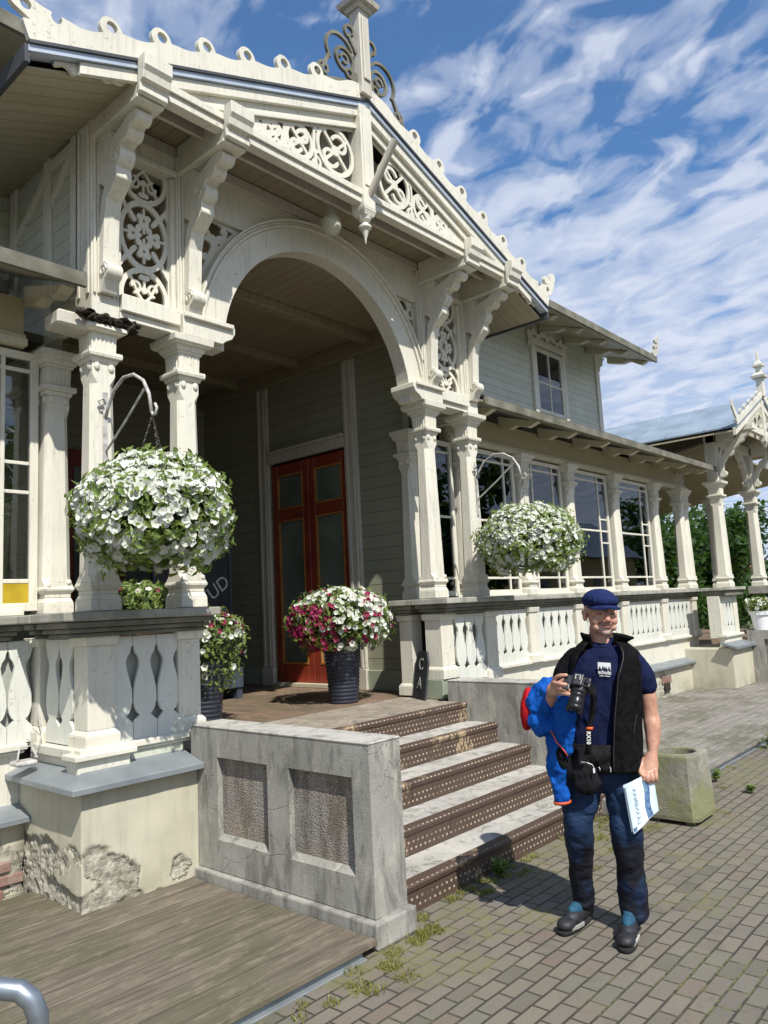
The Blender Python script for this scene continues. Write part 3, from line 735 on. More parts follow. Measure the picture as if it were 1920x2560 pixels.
leanto(-4, 2.30); leanto(6.84, 14.3)

# ---- porch interior
P('porch_floor', MB().box(2.45, 6.32, 5.10, 8.95, .70, .813), M['porchfl'])
P('porch_landing', MB().box(3.226, 5.779, 4.29, 4.60, .69, .812), M['landing']); P('porch_landing', MB().box(2.62, 6.2, 4.602, 5.095, .69, .812), M['landing'])
dw = MB()
DW = 6.30
dw.box(DW, DW + .1, 5.22, 6.02, .81, 4.80).box(DW, DW + .1, 7.50, 8.95, .81, 4.80).box(DW, DW + .1, 6.02, 7.50, 3.72, 4.80)
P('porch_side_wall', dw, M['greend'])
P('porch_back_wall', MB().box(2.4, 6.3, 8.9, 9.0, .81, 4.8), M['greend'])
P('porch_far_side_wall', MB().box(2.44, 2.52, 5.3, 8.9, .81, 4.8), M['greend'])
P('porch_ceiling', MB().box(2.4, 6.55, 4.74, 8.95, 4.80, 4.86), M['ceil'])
for y in (5.6, 6.8, 8.0): P('ceiling_beam', MB().box(2.53, 6.195, y - .06, y + .06, 4.70, 4.797), M['ceil'], bevel=.006)
P('ceiling_beam', MB().box(6.20, 6.296, 5.2, 8.88, 4.62, 4.797), M['ceil'], bevel=.006)
for bx in ((DW - .03, DW - .002, 5.22, 5.888), (DW - .03, DW - .002, 7.692, 8.9), (2.6, 6.265, 8.87, 8.898)):
    P('skirting', MB().box(*bx, .815, 1.03), M['gpaint'], bevel=.005)
m = MB()
for y0, y1 in ((5.90, 6.10), (7.48, 7.68)):
    m.box(DW - .045, DW - .002, y0, y1, 1.05, 4.62).box(DW - .06, DW - .046, y0 + .03, y0 + .07, 1.05, 4.60).box(DW - .06, DW - .046, y1 - .07, y1 - .03, 1.05, 4.60)
    m.box(DW - .06, DW - .002, y0 - .01, y1 + .01, .815, 1.048)
m.box(DW - .055, DW - .002, 6.102, 7.478, 3.60, 3.72).box(DW - .075, DW - .002, 6.104, 7.476, 3.722, 3.76)
P('door_casing', m, M['wgrey'], bevel=.006)
# red double door with ochre beading
dr = P('double_door', MB().box(DW + .06, DW + .07, 6.11, 7.47, .84, 3.60), M['red'])
for y0, y1 in ((6.11, 6.785), (6.795, 7.47)):
    f = MB(); s = .10; x0, x1 = DW + .015, DW + .055
    f.box(x0, x1, y0, y0 + s, .86, 3.58).box(x0, x1, y1 - s, y1, .86, 3.58)
    for a, b in ((.86, 1.08), (2.86, 3.0), (3.44, 3.58)): f.box(x0, x1, y0 + s, y1 - s, a, b)
    lf = f.build('door_leaf', M['red'], dr, bevel=.005)
    for a, b in ((1.08, 2.86), (3.0, 3.44)):
        q = MB(); t = .022
        q.box(x0 - .006, x0 + .02, y0 + s, y0 + s + t, a, b).box(x0 - .006, x0 + .02, y1 - s - t, y1 - s, a, b).box(x0 - .006, x0 + .02, y0 + s + t, y1 - s - t, a, a + t).box(x0 - .006, x0 + .02, y0 + s + t, y1 - s - t, b - t, b)
        q.build('beading', M['ochre'], lf)
        MB().box(x0 + .022, x0 + .03, y0 + s + t, y1 - s - t, a + t, b - t).build('door_pane', M['dglass'], lf)
MB().tube([(DW - .005, 6.84, 1.93), (DW - .05, 6.84, 1.93), (DW - .05, 6.93, 1.93)], .01, 8).build('door_handle', M['iron'], dr)
P('threshold', MB().box(DW - .06, DW + .2, 6.11, 7.47, .815, .86), M['cream'], bevel=.004)
dr2 = P('back_door', MB().box(4.25, 5.65, 8.84, 8.895, .82, 3.82), M['red'])
for x0, x1 in ((4.35, 4.9), (5.0, 5.55)): MB().box(x0, x1, 8.825, 8.838, 1.2, 3.6).build('door_pane', M['dglass'], dr2)

# ---- upper front of the porch: posts, panels, arch
YP = 4.60
def upper_post(x):
    m = MB().box(x - .10, x + .10, CY - .11, CY + .11, 3.722, 5.10)
    for dx in (-.082, -.055, .055, .082): m.box(x + dx - .008, x + dx + .008, CY - .125, CY - .111, 3.86, 5.05)
    m.box(x - .112, x - .101, CY - .085, CY - .055, 3.86, 5.05).box(x - .112, x - .101, CY + .04, CY + .07, 3.86, 5.05)
    return P('upper_post', m, M['white'], bevel=.003)
for x in CX: upper_post(x)
for a, b in ((CX[0] + .102, CX[1] - .102), (CX[2] + .102, CX[3] - .102)):
    m = MB().box(a, b, 4.545, 4.74, 3.725, 3.78).box(a, b, 4.515, 4.74, 3.782, 3.90).box(a, b, 4.56, 4.74, 4.94, 5.10).box(a, b, 4.53, 4.558, 4.93, 4.97)
    m.box(a, a + .03, 4.58, 4.66, 3.902, 4.93).box(b - .03, b, 4.58, 4.66, 3.902, 4.93)
    P('panel_frame', m, M['white'], bevel=.004)
    cx = (a + b) / 2; hw = (b - a) / 2 - .02
    def fp(X, Z):
        x = X - cx; z = Z - 4.42; d = sd_box(x, z, -hw, hw, -.52, .52)
        s = U(np.abs(d + .008) - .010, sd_ring(x, z, 0, 0, 1, .032, hw * .86, .245), sd_ring(x, z, 0, .46, 1, .032, hw * .86, .20), sd_ring(x, z, 0, -.46, 1, .032, hw * .86, .20))
        for q in range(4):
            t = math.pi / 2 * q + (.0 if True else 0)
            c, n_ = math.cos(t), math.sin(t)
            s = U(s, sd_ell(x, z, c * .076, n_ * .105, .050, .040, t), sd_disc(x, z, c * .105 - n_ * .03, n_ * .14 + c * .03, .025), sd_disc(x, z, c * .105 + n_ * .03, n_ * .14 - c * .03, .025), sd_line(x, z, [(c * .02, n_ * .02), (c * .145, n_ * .20)], .018))
            s = np.maximum(s, -sd_disc(x, z, c * .085, n_ * .115, .011))
        for q in range(4):
            t = math.pi / 2 * q + math.pi / 4; c, n_ = math.cos(t), math.sin(t)
            s = U(s, sd_disc(x, z, c * .058, n_ * .075, .024), sd_disc(x, z, c * .125, n_ * .175, .020), sd_line(x, z, [(c * .105, n_ * .15), (c * .155, n_ * .22)], .034), sd_line(x, z, [(c * .19, n_ * .235), (c * .22, n_ * .30)], .03))
        s = np.maximum(s, -sd_disc(x, z, 0, 0, .018))
        for sg in (1, -1):
            zc = .385 * sg
            for sx in (1, -1):
                s = U(s, sd_line(x, z, arc(sx * .075, zc, .05, 90 * sg, 90 * sg + 280 * sx * sg, 16, .022), .018), sd_disc(x, z, sx * .022, zc - .075 * sg, .019), sd_disc(x, z, sx * .062, zc - .105 * sg, .017),
                      sd_line(x, z, [(0, sg * .50), (sx * .05, sg * .44), (sx * .10, sg * .335), (sx * .125, sg * .31)], .018))
            s = U(s, sd_disc(x, z, 0, zc + .02 * sg, .024), sd_line(x, z, [(0, zc), (0, sg * .30)], .016))
        for sx in (1, -1):
            for zz_ in (-.23, 0, .23): s = U(s, sd_disc(x, z, sx * (hw - .004), zz_, .036), sd_line(x, z, [(sx * hw, zz_ + .07), (sx * (hw - .045), zz_), (sx * hw, zz_ - .07)], .016))
        return np.maximum(s, d)
    P('fretwork_panel', fret(MB(), fp, cx - hw, cx + hw, 3.90, 4.94, .0062, 4.615, 4.637, XZ()), M['white'])
# arch ring (slightly stilted) with moulded outer edge
ACX, ACZ, AR, AO = 4.56, 3.71, 1.115, 1.385
def ringpts(r, n=48):
    pts = [(ACX + r * math.cos(math.pi * k / n), ACZ + r * math.sin(math.pi * k / n)) for k in range(n + 1)]
    return pts
def ring_strip(mb, r0, r1, y0, y1, z_base=None):
    a, b = ringpts(r0), ringpts(r1); n = len(a)
    if z_base is not None:
        a = [(a[0][0], z_base)] + a + [(a[-1][0], z_base)]; b = [(b[0][0], z_base)] + b + [(b[-1][0], z_base)]; n = len(a)
    vs = []
    for (x, z), (p, q) in zip(a, b): vs += [(x, y0, z), (p, y0, q), (p, y1, q), (x, y1, z)]
    fs = []
    for i in range(n - 1):
        for q in range(4): fs.append((i * 4 + q, i * 4 + (q + 1) % 4, i * 4 + 4 + (q + 1) % 4, i * 4 + 4 + q))
    fs += [(3, 2, 1, 0), tuple((n - 1) * 4 + q for q in range(4))]
    mb.add(vs, fs)
m = MB(); ring_strip(m, AR, AO - .07, 4.585, 4.74); ring_strip(m, AO - .068, AO - .045, 4.565, 4.74); ring_strip(m, AO - .043, AO - .02, 4.575, 4.74); ring_strip(m, AO - .018, AO, 4.55, 4.74)
P('arch', m, M['white'], bevel=.003)
# spandrels: frieze board plus pierced corners
def span(sgn):
    def fs_(X, Z):
        x = (X - ACX) * sgn; z = Z - ACZ
        r = np.hypot(x, z)
        reg = np.maximum(np.maximum(AO - .004 - r, x - 1.305), np.maximum(-z + .1, z - 1.10))
        s = U(np.abs(reg + .014) - .010)
        s = U(s, sd_ring(x, z, 1.13, .985, .085, .03), sd_line(x, z, arc(1.21, .80, .10, 60, 300, 18, .045), .03), sd_line(x, z, arc(.90, 1.085, .08, 180, 420, 18, .04), .028),
              sd_line(x, z, [(1.30, 1.10), (1.20, .95), (1.16, .84), (1.24, .66), (1.29, .55)], .034), sd_line(x, z, [(1.29, 1.09), (1.1, 1.06), (.98, 1.04), (.80, 1.10)], .034),
              sd_line(x, z, arc(1.07, .90, .07, -60, 200, 16, .03), .028), sd_line(x, z, [(1.02, .94), (1.14, .80), (1.22, .70)], .03), sd_line(x, z, arc(1.0, 1.06, .05, 0, 300, 14, .02), .024), sd_line(x, z, arc(1.255, .93, .055, 100, 400, 14, .025), .026), sd_line(x, z, [(1.2, 1.09), (1.24, 1.0), (1.3, .96)], .03), sd_disc(x, z, 1.16, .91, .036), sd_disc(x, z, 1.05, 1.0, .034), sd_disc(x, z, 1.24, .74, .028), sd_line(x, z, arc(1.255, .58, .05, 90, 290, 14, .03), .026),
              sd_disc(x, z, .98, 1.05, .022), sd_disc(x, z, .86, 1.09, .02), sd_line(x, z, [(.98, 1.04), (.94, 1.12), (.86, 1.17)], .026))
        return np.maximum(s, reg)
    x0, x1 = sorted((ACX + sgn * .55, ACX + sgn * 1.31))
    P('fretwork_spandrel', fret(MB(), fs_, x0, x1, ACZ + .1, ACZ + 1.105, .0075, 4.635, 4.657, XZ()), M['white'])
span(-1); span(1)
def fz(X, Z):
    x = X - ACX; z = Z - ACZ; return np.maximum(np.maximum(AO - .01 - np.hypot(x, z), 1.06 - z), np.maximum(z - 1.484, np.abs(x) - 1.29))
P('frieze_board', fret(MB(), fz, ACX - 1.30, ACX + 1.30, 4.75, 5.22, .02, 4.60, 4.63, XZ()), M['white'])
P('frieze_backing', MB().box(3.265, 5.855, 4.70, 4.735, 4.86, 5.10), M['wgrey'])
# impost blocks
for sg in (-1, 1):
    xa = PC + sg * 1.11
    pr_ = [(PC + sg * 1.53, 3.722), (PC + sg * 1.19, 3.722), (PC + sg * 1.16, 3.75), (PC + sg * 1.10, 3.78), (PC + sg * 1.07, 3.83), (PC + sg * 1.07, 3.875), (PC + sg * 1.12, 3.885), (PC + sg * 1.53, 3.885)]
    P('impost_block', MB().prism(pr_, lambda u, v: (u, 4.50, v), lambda u, v: (u, 4.80, v)).box(*(sorted((PC + sg * 1.10, PC + sg * 1.53))), 4.47, 4.498, 3.85, 3.886), M['white'], bevel=.005)
P('impost_block', MB().box(2.14, 2.37, 4.56, 4.76, 3.60, 3.70), M['wgrey'], bevel=.015)

# ---- consoles carrying the gable
def console(x, yb=4.525, parent=None, s=1.0, ye=3.90, mat=None):
    """profile in (d, z): d = distance out from the wall"""
    D = yb - ye
    def f(Dd, Z):
        s_ = sd_line(Dd, Z, [(.012, 3.92), (.018, 4.15), (.030, 4.38), (.060, 4.50), (.11, 4.58)], .050, .075)
        s_ = U(s_, sd_disc(Dd, Z, .045, 4.00, .058), sd_line(Dd, Z, [(.10, 4.52), (.205, 4.60), (.20, 4.66)], .045, .03), sd_disc(Dd, Z, .195, 4.745, .078), sd_disc(Dd, Z, .11, 4.65, .085), sd_box(Dd, Z, -.02, .14, 4.62, 5.0),
               sd_line(Dd, Z, [(.10, 4.80), (.28, 4.86), (.40, 4.93)], .12, .08), sd_disc(Dd, Z, .33, 4.86, .052), sd_disc(Dd, Z, .435, 4.915, .045), sd_line(Dd, Z, [(.03, 3.95), (.0, 3.88)], .06, .05))
        return np.maximum(s_, Z - 4.952)
    b = fret(MB(), f, -.01, .56, 3.86, 5.06, .010, x - .055, x + .055, lambda u, v, w: (w, yb - u, v))
    c = b.build('console', mat or M['white'], parent or B, bevel=.004)
    m = MB()
    for sd in (-1, 1):
        for dd, zz_, r in ((.045, 4.00, .042), (.195, 4.745, .058)):
            m = MB(); pts = [(x + sd * .058, yb - dd - math.cos(t) * r * (1 - t / 11), zz_ + math.sin(t) * r * (1 - t / 11)) for t in [k * .45 for k in range(22)]]
            m.tube(pts, .007, 5)
            m.build('scroll', mat or M['white'], c)
    m = MB().box(x - .085, x + .085, ye + .06, CY - .1, 4.985, 5.192)
    e = [(ye + .06, 4.97), (ye + .03, 4.98), (ye + .03, 5.04), (ye + .0, 5.05), (ye - .01, 5.10), (ye - .03, 5.13), (ye - .03, 5.215), (ye + .06, 5.215)]
    m.prism(e, lambda u, v: (x - .10, u, v), lambda u, v: (x + .10, u, v))
    m.box(x - .098, x + .098, ye + .07, CY - .1, 4.955, 4.983)
    m.build('console_beam', mat or M['white'], c, bevel=.005)
    return c
for x in CX: console(x)

# ---- gable
GX0, GX1, GZE, GZA, GY = 1.69, 7.43, 4.955, 6.025, 4.0
def rz_(x): return GZA - abs(x - PC) * (GZA - GZE) / 2.87
SL = math.atan((GZA - GZE) / 2.87)
def rake(y0, y1, o0, o1, mb, x0=GX0, x1=GX1, end=0):
    """band following both slopes, o0/o1 vertical offsets from the roof line"""
    for a, b in ((x0, PC), (PC, x1)):
        vs = []
        for x in (a, b):
            vs += [(x, y0, rz_(x) + o0), (x, y0, rz_(x) + o1), (x, y1, rz_(x) + o1), (x, y1, rz_(x) + o0)]
        mb.add(vs, [(0, 1, 5, 4), (1, 2, 6, 5), (2, 3, 7, 6), (3, 0, 4, 7), (3, 2, 1, 0), (4, 5, 6, 7)])
    return mb
gb = P('gable', rake(4.02, 4.06, -.235, -.065, MB(), 2.45, 6.67), M['white'], bevel=.003)
rake(3.985, 4.018, -.145, -.065, MB(), 2.0, 7.12).build('bargeboard_moulding', M['white'], gb, bevel=.003)
rake(3.965, 4.06, -.062, -.022, MB()).build('gutter_strip', M['gutter'], gb)
rake(3.95, 4.07, -.020, .0, MB()).build('roof_edge', M['dark'], gb)
# inner moulding along the pierced triangle
m = MB()
rake(4.0, 4.018, -.252, -.222, m, 2.95, 6.17); m.build('inner_moulding', M['white'], gb, bevel=.002)
# bottom tie
MB().box(2.58, 6.58, 3.985, 4.07, 5.05, 5.17).box(2.58, 6.58, 3.965, 3.983, 5.11, 5.165).build('tie_beam', M['white'], gb, bevel=.004)
# ragged lower ends of the bargeboard
def rag(X, Z):
    t = (X - 1.9) / .75
    zz = rz_v(X)
    return np.maximum(np.maximum(Z - (zz - .066), (zz - .10 - .08 * np.clip(t, 0, 1) - .018 * np.sin(X * 26) - .012 * np.sin(X * 61)) - Z), np.maximum(1.86 - X, X - 2.45))
def rz_v(X): return GZA - np.abs(X - PC) * (GZA - GZE) / 2.87
P('bargeboard_end', fret(MB(), rag, 1.85, 2.46, 4.75, 5.25, .008, 4.02, 4.045, XZ()), M['white'])
P('bargeboard_end', fret(MB(), lambda X, Z: rag(2 * PC - X, Z), 6.66, 7.27, 4.75, 5.25, .008, 4.02, 4.045, XZ()), M['white'])
# pierced triangles
def tri(sgn):
    def f(X, Z):
        x = (X - PC) * sgn; z = Z - 5.17; top = (GZA - .245 - 5.17) - x * math.tan(SL)
        reg = np.maximum(np.maximum(.075 - x, -z), (z - top) * math.cos(SL))
        s = np.abs(reg + .010) - .011
        x0 = .15; k = 0
        while x0 < 1.56:
            h = max(.05, (GZA - .245 - 5.17) - (x0 + .10) * math.tan(SL)); r = h * .42; c = x0 + r
            s = U(s, sd_ring(x, z, c, h * .5, r * .92, .034), sd_line(x, z, arc(c - r * .25, h * .62, r * .42, 20, 300, 14, r * .22), .029), sd_line(x, z, arc(c + r * .3, h * .36, r * .42, 200, 480, 14, r * .22), .029),
                  sd_disc(x, z, c, h * .5, r * .20), sd_disc(x, z, c + r * .5, h * .78, .02), sd_disc(x, z, c - r * .5, h * .2, .02))
            for t in (45, 135, 225, 315): s = U(s, sd_line(x, z, [(c, h * .5), (c + r * .9 * math.cos(R(t)), h * .5 + r * .9 * math.sin(R(t)))], .026))
            s = U(s, sd_line(x, z, [(c + r, 0), (c + r * 1.12, h * .45), (c + r, h * .98)], .024))
            for zz_ in (.12, .88): s = U(s, sd_line(x, z, arc(c + r * 1.04, h * zz_, h * .11, 90, 400, 12, h * .05), .022), sd_disc(x, z, c + r * .98, h * (.5 + (zz_ - .5) * .5), .018))
            x0 += 2 * r * 1.08; k += 1
        return np.maximum(s, reg)
    a, b = sorted((PC + sgn * .07, PC + sgn * 1.72))
    fret(MB(), f, a, b, 5.165, 5.80, .0065, 4.03, 4.05, XZ()).build('gable_fretwork', M['white'], gb)
tri(-1); tri(1)
MB().prism([(2.55, 5.10), (6.57, 5.10), (PC, 5.85)], lambda u, v: (u, 4.22, v), lambda u, v: (u, 4.25, v)).build('gable_backing', M['wgrey'], gb)
# king post with turned drop
m = MB().box(PC - .19 + .06, PC + .01, 3.955, 4.08, 5.02, 5.885)
KX = PC - .065
m = MB().box(KX - .07, KX + .07, 3.95, 4.10, 5.02, 5.93).box(KX - .05, KX + .05, 3.94, 3.949, 5.2, 5.8)
m.frust(KX, 4.02, 4.99, 5.02, .14, .15).frust(KX, 4.02, 4.95, 4.99, .11, .14).box(KX - .04, KX + .04, 3.98, 4.06, 5.0, 5.02)
kp = m.build('king_post', M['white'], gb, bevel=.004)
MB().lathe((KX, 4.02, 4.72), [(.002, 0), (.012, .05), (.028, .10), (.032, .115), (.055, .14), (.055, .155), (.035, .17), (.03, .185), (.05, .205), (.06, .235), (.052, .25)], 16).build('turned_drop', M['white'], kp, smooth=False)
MB().tube([(KX + .02, 3.66, 5.50), (KX + .015, 3.97, 5.13)], .032, 12).build('flagpole_holder', M['wgrey'], kp)
# soffits behind the gable
m = MB().box(2.35, 6.77, 4.06, 4.57, 5.195, 5.215)
m.build('soffit', M['ceil'], gb)
# roof of the porch running back to the main wall
m = MB()
for a, b in ((GX0, PC), (PC, GX1)):
    m.add([(x, y, rz_(x) + o) for x in (a, b) for y, o in ((3.97, -.001), (3.97, -.021), (6.3, -.021), (6.3, -.001))], [(0, 1, 5, 4), (1, 2, 6, 5), (2, 3, 7, 6), (3, 0, 4, 7), (3, 2, 1, 0), (4, 5, 6, 7)])
m.build('roof', M['dark'], gb)
for a, b in ((GX0 + .02, 2.5), (6.62, GX1 - .02)):
    m = MB()
    m.add([(x, y, rz_(x) + o) for x in (a, b) for y, o in ((4.06, -.10), (4.06, -.12), (6.1, -.12), (6.1, -.10))], [(0, 1, 5, 4), (1, 2, 6, 5), (2, 3, 7, 6), (3, 0, 4, 7), (3, 2, 1, 0), (4, 5, 6, 7)])
    m.build('roof_soffit', M['soffit'], gb)
for xa in (GX0 - .02, GX1 - .01): MB().box(xa, xa + .03, 3.97, 6.1, GZE - .13, GZE - .022).build('side_fascia', M['dark'], gb)
# crest with pierced rings
def crest(sgn):
    def f(Uc, V):
        s = np.maximum(np.maximum(-V, V - .125 + .012 * np.cos(Uc * 2 * math.pi / .376)), np.maximum(.0 - Uc, Uc - 2.87 / math.cos(SL)))
        for k in range(8):
            uc = .60 + .376 * k
            if uc > 2.85: break
            s = U(s, sd_disc(Uc, V, uc, .155, .072)); 
        for k in range(8):
            uc = .60 + .376 * k
            s = np.maximum(s, -sd_disc(Uc, V, uc - .01, .165, .036))
        e = 2.87 / math.cos(SL)
        s = U(s, sd_line(Uc, V, [(e - .30, .06), (e - .12, .14), (e - .02, .22), (e + .02, .34), (e, .42)], .16, .07), sd_disc(Uc, V, e + .02, .42, .05), sd_disc(Uc, V, e - .10, .30, .045))
        for q, w_ in ((e - .22, .15), (e - .05, .20)): s = np.maximum(s, -sd_disc(Uc, V, q, w_, .033))
        return s
    c, sn = math.cos(SL), math.sin(SL)
    P('roof_crest', fret(MB(), f, -.01, 3.16, -.01, .50, .0085, 3.955, 3.99, lambda u, v, w: (PC + sgn * (u * c - v * sn * -1 * 1 if False else u * c + v * sn), w, GZA + .002 - u * sn + v * c)), M['white'], gb)
crest(-1); crest(1)
# finial with iron-like scrolls
m = MB().box(KX - .06, KX + .06, 3.915, 4.035, 6.02, 6.80).box(KX - .038, KX + .038, 3.90, 3.914, 6.15, 6.72).frust(KX, 3.975, 6.80, 6.84, .15, .19).frust(KX, 3.975, 6.84, 6.885, .25, .28).frust(KX, 3.975, 6.885, 6.95, .27, .13)
m.frust(KX, 3.975, 6.95, 7.45, .11, .10).frust(KX, 3.975, 7.45, 7.55, .2, .22).frust(KX, 3.975, 7.55, 8.0, .10, .01)
fn = m.build('finial', M['wgrey'], gb, bevel=.004)
def scr(X, Z):
    x = np.abs(X - KX); z = Z - 6.0
    s = U(sd_ring(x, z, .21, .26, .10, .028), sd_line(x, z, arc(.21, .26, .05, 0, 300, 14, .03), .024), sd_line(x, z, arc(.26, .30, .16, 150, -40, 20), .026), sd_line(x, z, arc(.13, .56, .065, -60, 200, 14, .04), .024), sd_line(x, z, [(.07, .40), (.12, .47), (.15, .52)], .024),
          sd_line(x, z, [(.40, .20), (.46, .08), (.60, -.10), (.66, -.16)], .028), sd_disc(x, z, .16, .16, .05), sd_line(x, z, arc(.46, .05, .06, 0, 320, 14, .03), .022), sd_box(x, z, .06, .14, .02, .20), sd_line(x, z, [(.1, .10), (.3, .03), (.5, -.05)], .03))
    s = np.maximum(s, -sd_disc(x, z, .16, .16, .025))
    return s
fret(MB(), scr, KX - .75, KX + .75, 5.78, 6.68, .008, 3.96, 3.985, XZ()).build('scrollwork', M['cap'], fn)

# porch side walls above the wing roofs
for xs, sg in ((2.385, -1), (6.775, 1)):
    a, b = sorted((xs, xs + .05 * -sg * -1)) if False else sorted((xs, xs - .05 * sg))
    w = P('porch_upper_side', MB().box(a, b, 4.78, 5.90, 3.7, 5.12), M['green'])
    m = MB(); xo0, xo1 = sorted((xs, xs + .025 * sg))
    for y in (4.80, 5.22, 5.80): m.box(xo0, xo1, y - .05, y + .05, 3.9, 5.10)
    m.box(xo0, xo1, 4.852, 5.168, 4.98, 5.06).box(xo0, xo1, 4.852, 5.168, 4.02, 4.10)
    for y0, y1, za, zb in ((4.86, 5.16, 4.70, 4.95), (5.27, 5.75, 4.62, 4.92)):
        m.beam((xs + .02 * sg, y1, za), (xs + .02 * sg, y0, zb), .03, .07, up=(1, 0, 0)) if False else m.add(*(lambda v: (v, [(3, 2, 1, 0), (4, 5, 6, 7), (0, 1, 5, 4), (1, 2, 6, 5), (2, 3, 7, 6), (3, 0, 4, 7)]))([(x, y, z) for x in (xo0 + .001, xo1 + .004) for y, z in ((y1, za), (y0, zb), (y0, zb + .08), (y1, za + .08))]))
    m.build('side_framing', M['white'], w, bevel=.003)

# ---- upper storey
P('upper_wall', MB().box(6.82, 12.73, 5.90, 6.0, 4.3, 6.25), M['green'])
P('upper_wall', MB().box(-3.0, 2.44, 5.90, 6.0, 4.3, 6.25), M['green'])
P('upper_wall', MB().box(2.441, 6.819, 5.90, 6.0, 4.88, 6.25), M['green'])
P('upper_end_wall', MB().box(12.68, 12.73, 6.0, 12, 4.3, 6.25), M['green'])
P('corner_board', MB().box(12.62, 12.755, 5.875, 5.898, 4.3, 6.2).box(12.732, 12.757, 5.90, 6.03, 4.3, 6.2), M['white'], bevel=.003)
m = MB().prism([(12.76, 5.75), (12.85, 5.80), (12.87, 5.88), (12.97, 5.93), (13.0, 6.03), (13.10, 6.08), (12.76, 6.12)], lambda u, v: (u, 5.90, v), lambda u, v: (u, 5.97, v))
P('corner_bracket', m, M['white'], bevel=.004)
ww = window(10.46, 11.34, y=5.865, z0=4.66, z1=5.72, vs=(10.90,), hs=(5.16,), name='upper_window')
m = MB().box(10.36, 10.46, 5.855, 5.895, 4.55, 5.76).box(11.34, 11.44, 5.855, 5.895, 4.55, 5.76).box(10.33, 11.47, 5.845, 5.895, 5.762, 5.82)
m.build('window_casing', M['white'], ww, bevel=.004)
def crown(X, Z):
    x = np.abs(X - 10.9); z = Z - 5.82
    s = U(sd_box(x, z, -1, .58, -.01, .05), sd_line(x, z, [(.0, .1), (.15, .16), (.3, .08), (.45, .14), (.58, .05)], .08), sd_disc(x, z, 0, .18, .07), sd_disc(x, z, .58, .10, .05), sd_disc(x, z, .14, .2, .045), sd_disc(x, z, .44, .17, .04), sd_line(x, z, [(.56, .0), (.6, -.1)], .07))
    for q, w_ in ((.08, .10), (.24, .08), (.38, .075), (0, .19)): s = np.maximum(s, -sd_disc(x, z, q, w_, .024))
    return s
fret(MB(), crown, 10.2, 11.6, 5.66, 6.1, .012, 5.86, 5.885, XZ()).build('window_crown', M['white'], ww)
room = MB().box(10.3, 11.5, 6.6, 6.65, 4.4, 5.9); P('upper_room', room, M['room'])
# main roof
ye, ze = 5.0, 5.93; yr, zr = 9.4, 7.6; X0, X1 = -3.0, 13.25
rf = P('main_roof', MB().prism([(ye, ze), (yr, zr), (2 * yr - ye, ze), (2 * yr - ye, ze - .05), (yr, zr - .05), (ye, ze - .05)], lambda u, v: (X0, u, v), lambda u, v: (X1, u, v)), M['dark'])
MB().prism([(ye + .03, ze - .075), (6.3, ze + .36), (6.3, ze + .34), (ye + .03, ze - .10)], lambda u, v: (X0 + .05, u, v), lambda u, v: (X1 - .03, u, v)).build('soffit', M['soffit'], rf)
MB().box(X0, X1, ye - .01, ye + .025, ze - .11, ze + .005).build('fascia', M['cap'], rf, bevel=.004)
x = -2.4
while x < 13.2:
    m = MB(); m.prism([(ye + .14, ze - .075), (5.88, ze + .20), (5.88, ze + .08), (5.6, ze + .0), (5.45, ze + .01), (5.25, ze - .11)], lambda u, v: (x - .05, u, v), lambda u, v: (x + .05, u, v)); x += .82
    m.build('rafter_end', M['cream'], rf)
def orn(X, Z):
    return np.maximum(U(sd_line(X, Z, [(0, 0), (.12, .06), (.20, .18), (.19, .30), (.26, .36)], .12, .03), sd_disc(X, Z, .08, .14, .05), sd_disc(X, Z, .12, .26, .04)), -sd_disc(X, Z, .12, .12, .025))
fret(MB(), orn, -.1, .35, -.1, .45, .012, ye - .02, ye + .02, lambda u, v, w: (13.12 + u, w, 5.96 + v)).build('eaves_ornament', M['wgrey'], rf)

# open veranda beyond the glazed wing
P('veranda_floor', MB().box(12.95, 15.6, 5.2, 12.4, .70, .80), M['porchfl'])
P('veranda_ceiling', MB().prism([(5.28, 3.80), (12.5, 3.30), (12.5, 3.36), (5.28, 3.86)], lambda u, v: (12.96, u, v), lambda u, v: (14.3, u, v)), M['ceil'])
P('veranda_roof', MB().prism([(5.93, 4.455), (7.9, 3.95), (7.9, 3.90), (5.93, 4.40)], lambda u, v: (12.76, u, v), lambda u, v: (14.2, u, v)), M['dark'])
P('veranda_beam', MB().box(12.95, 14.3, 12.3, 12.45, 2.95, 3.29), M['ceil'])
for x in (13.6,):
    P('veranda_post', MB().frust(x, 12.38, .8, 2.95, .16, .15), M['white'], bevel=.01)

for x, z in ((12.55, .18), (14.08, .18)):
    v = P('vent_opening', MB().box(x - .10, x + .10, 5.07, 5.086, z - .05, z + .07), M['rot'])  # solid dark plate colours in the shade of the vent hollow
    for k in range(4): MB().box(x - .17 + k * .095, x - .095 + k * .095, 5.078, 5.12, z + .08, z + .19).build('vent_brick', M['brickr'], v, bevel=.006)
for i, (x, z) in enumerate(((1.98, .07), (2.10, .15), (1.92, .15), (2.02, .23), (1.80, .07), (1.84, .23), (1.74, .15))):
    P('exposed_brick', MB().box(x - .085, x + .085, 5.088, 5.12, z - .03, z + .032), M['brickr'], bevel=.006)
P('cornice_board', MB().box(2.37, 6.76, 4.572, 4.598, 5.103, 5.193), M['wgrey'], bevel=.004)
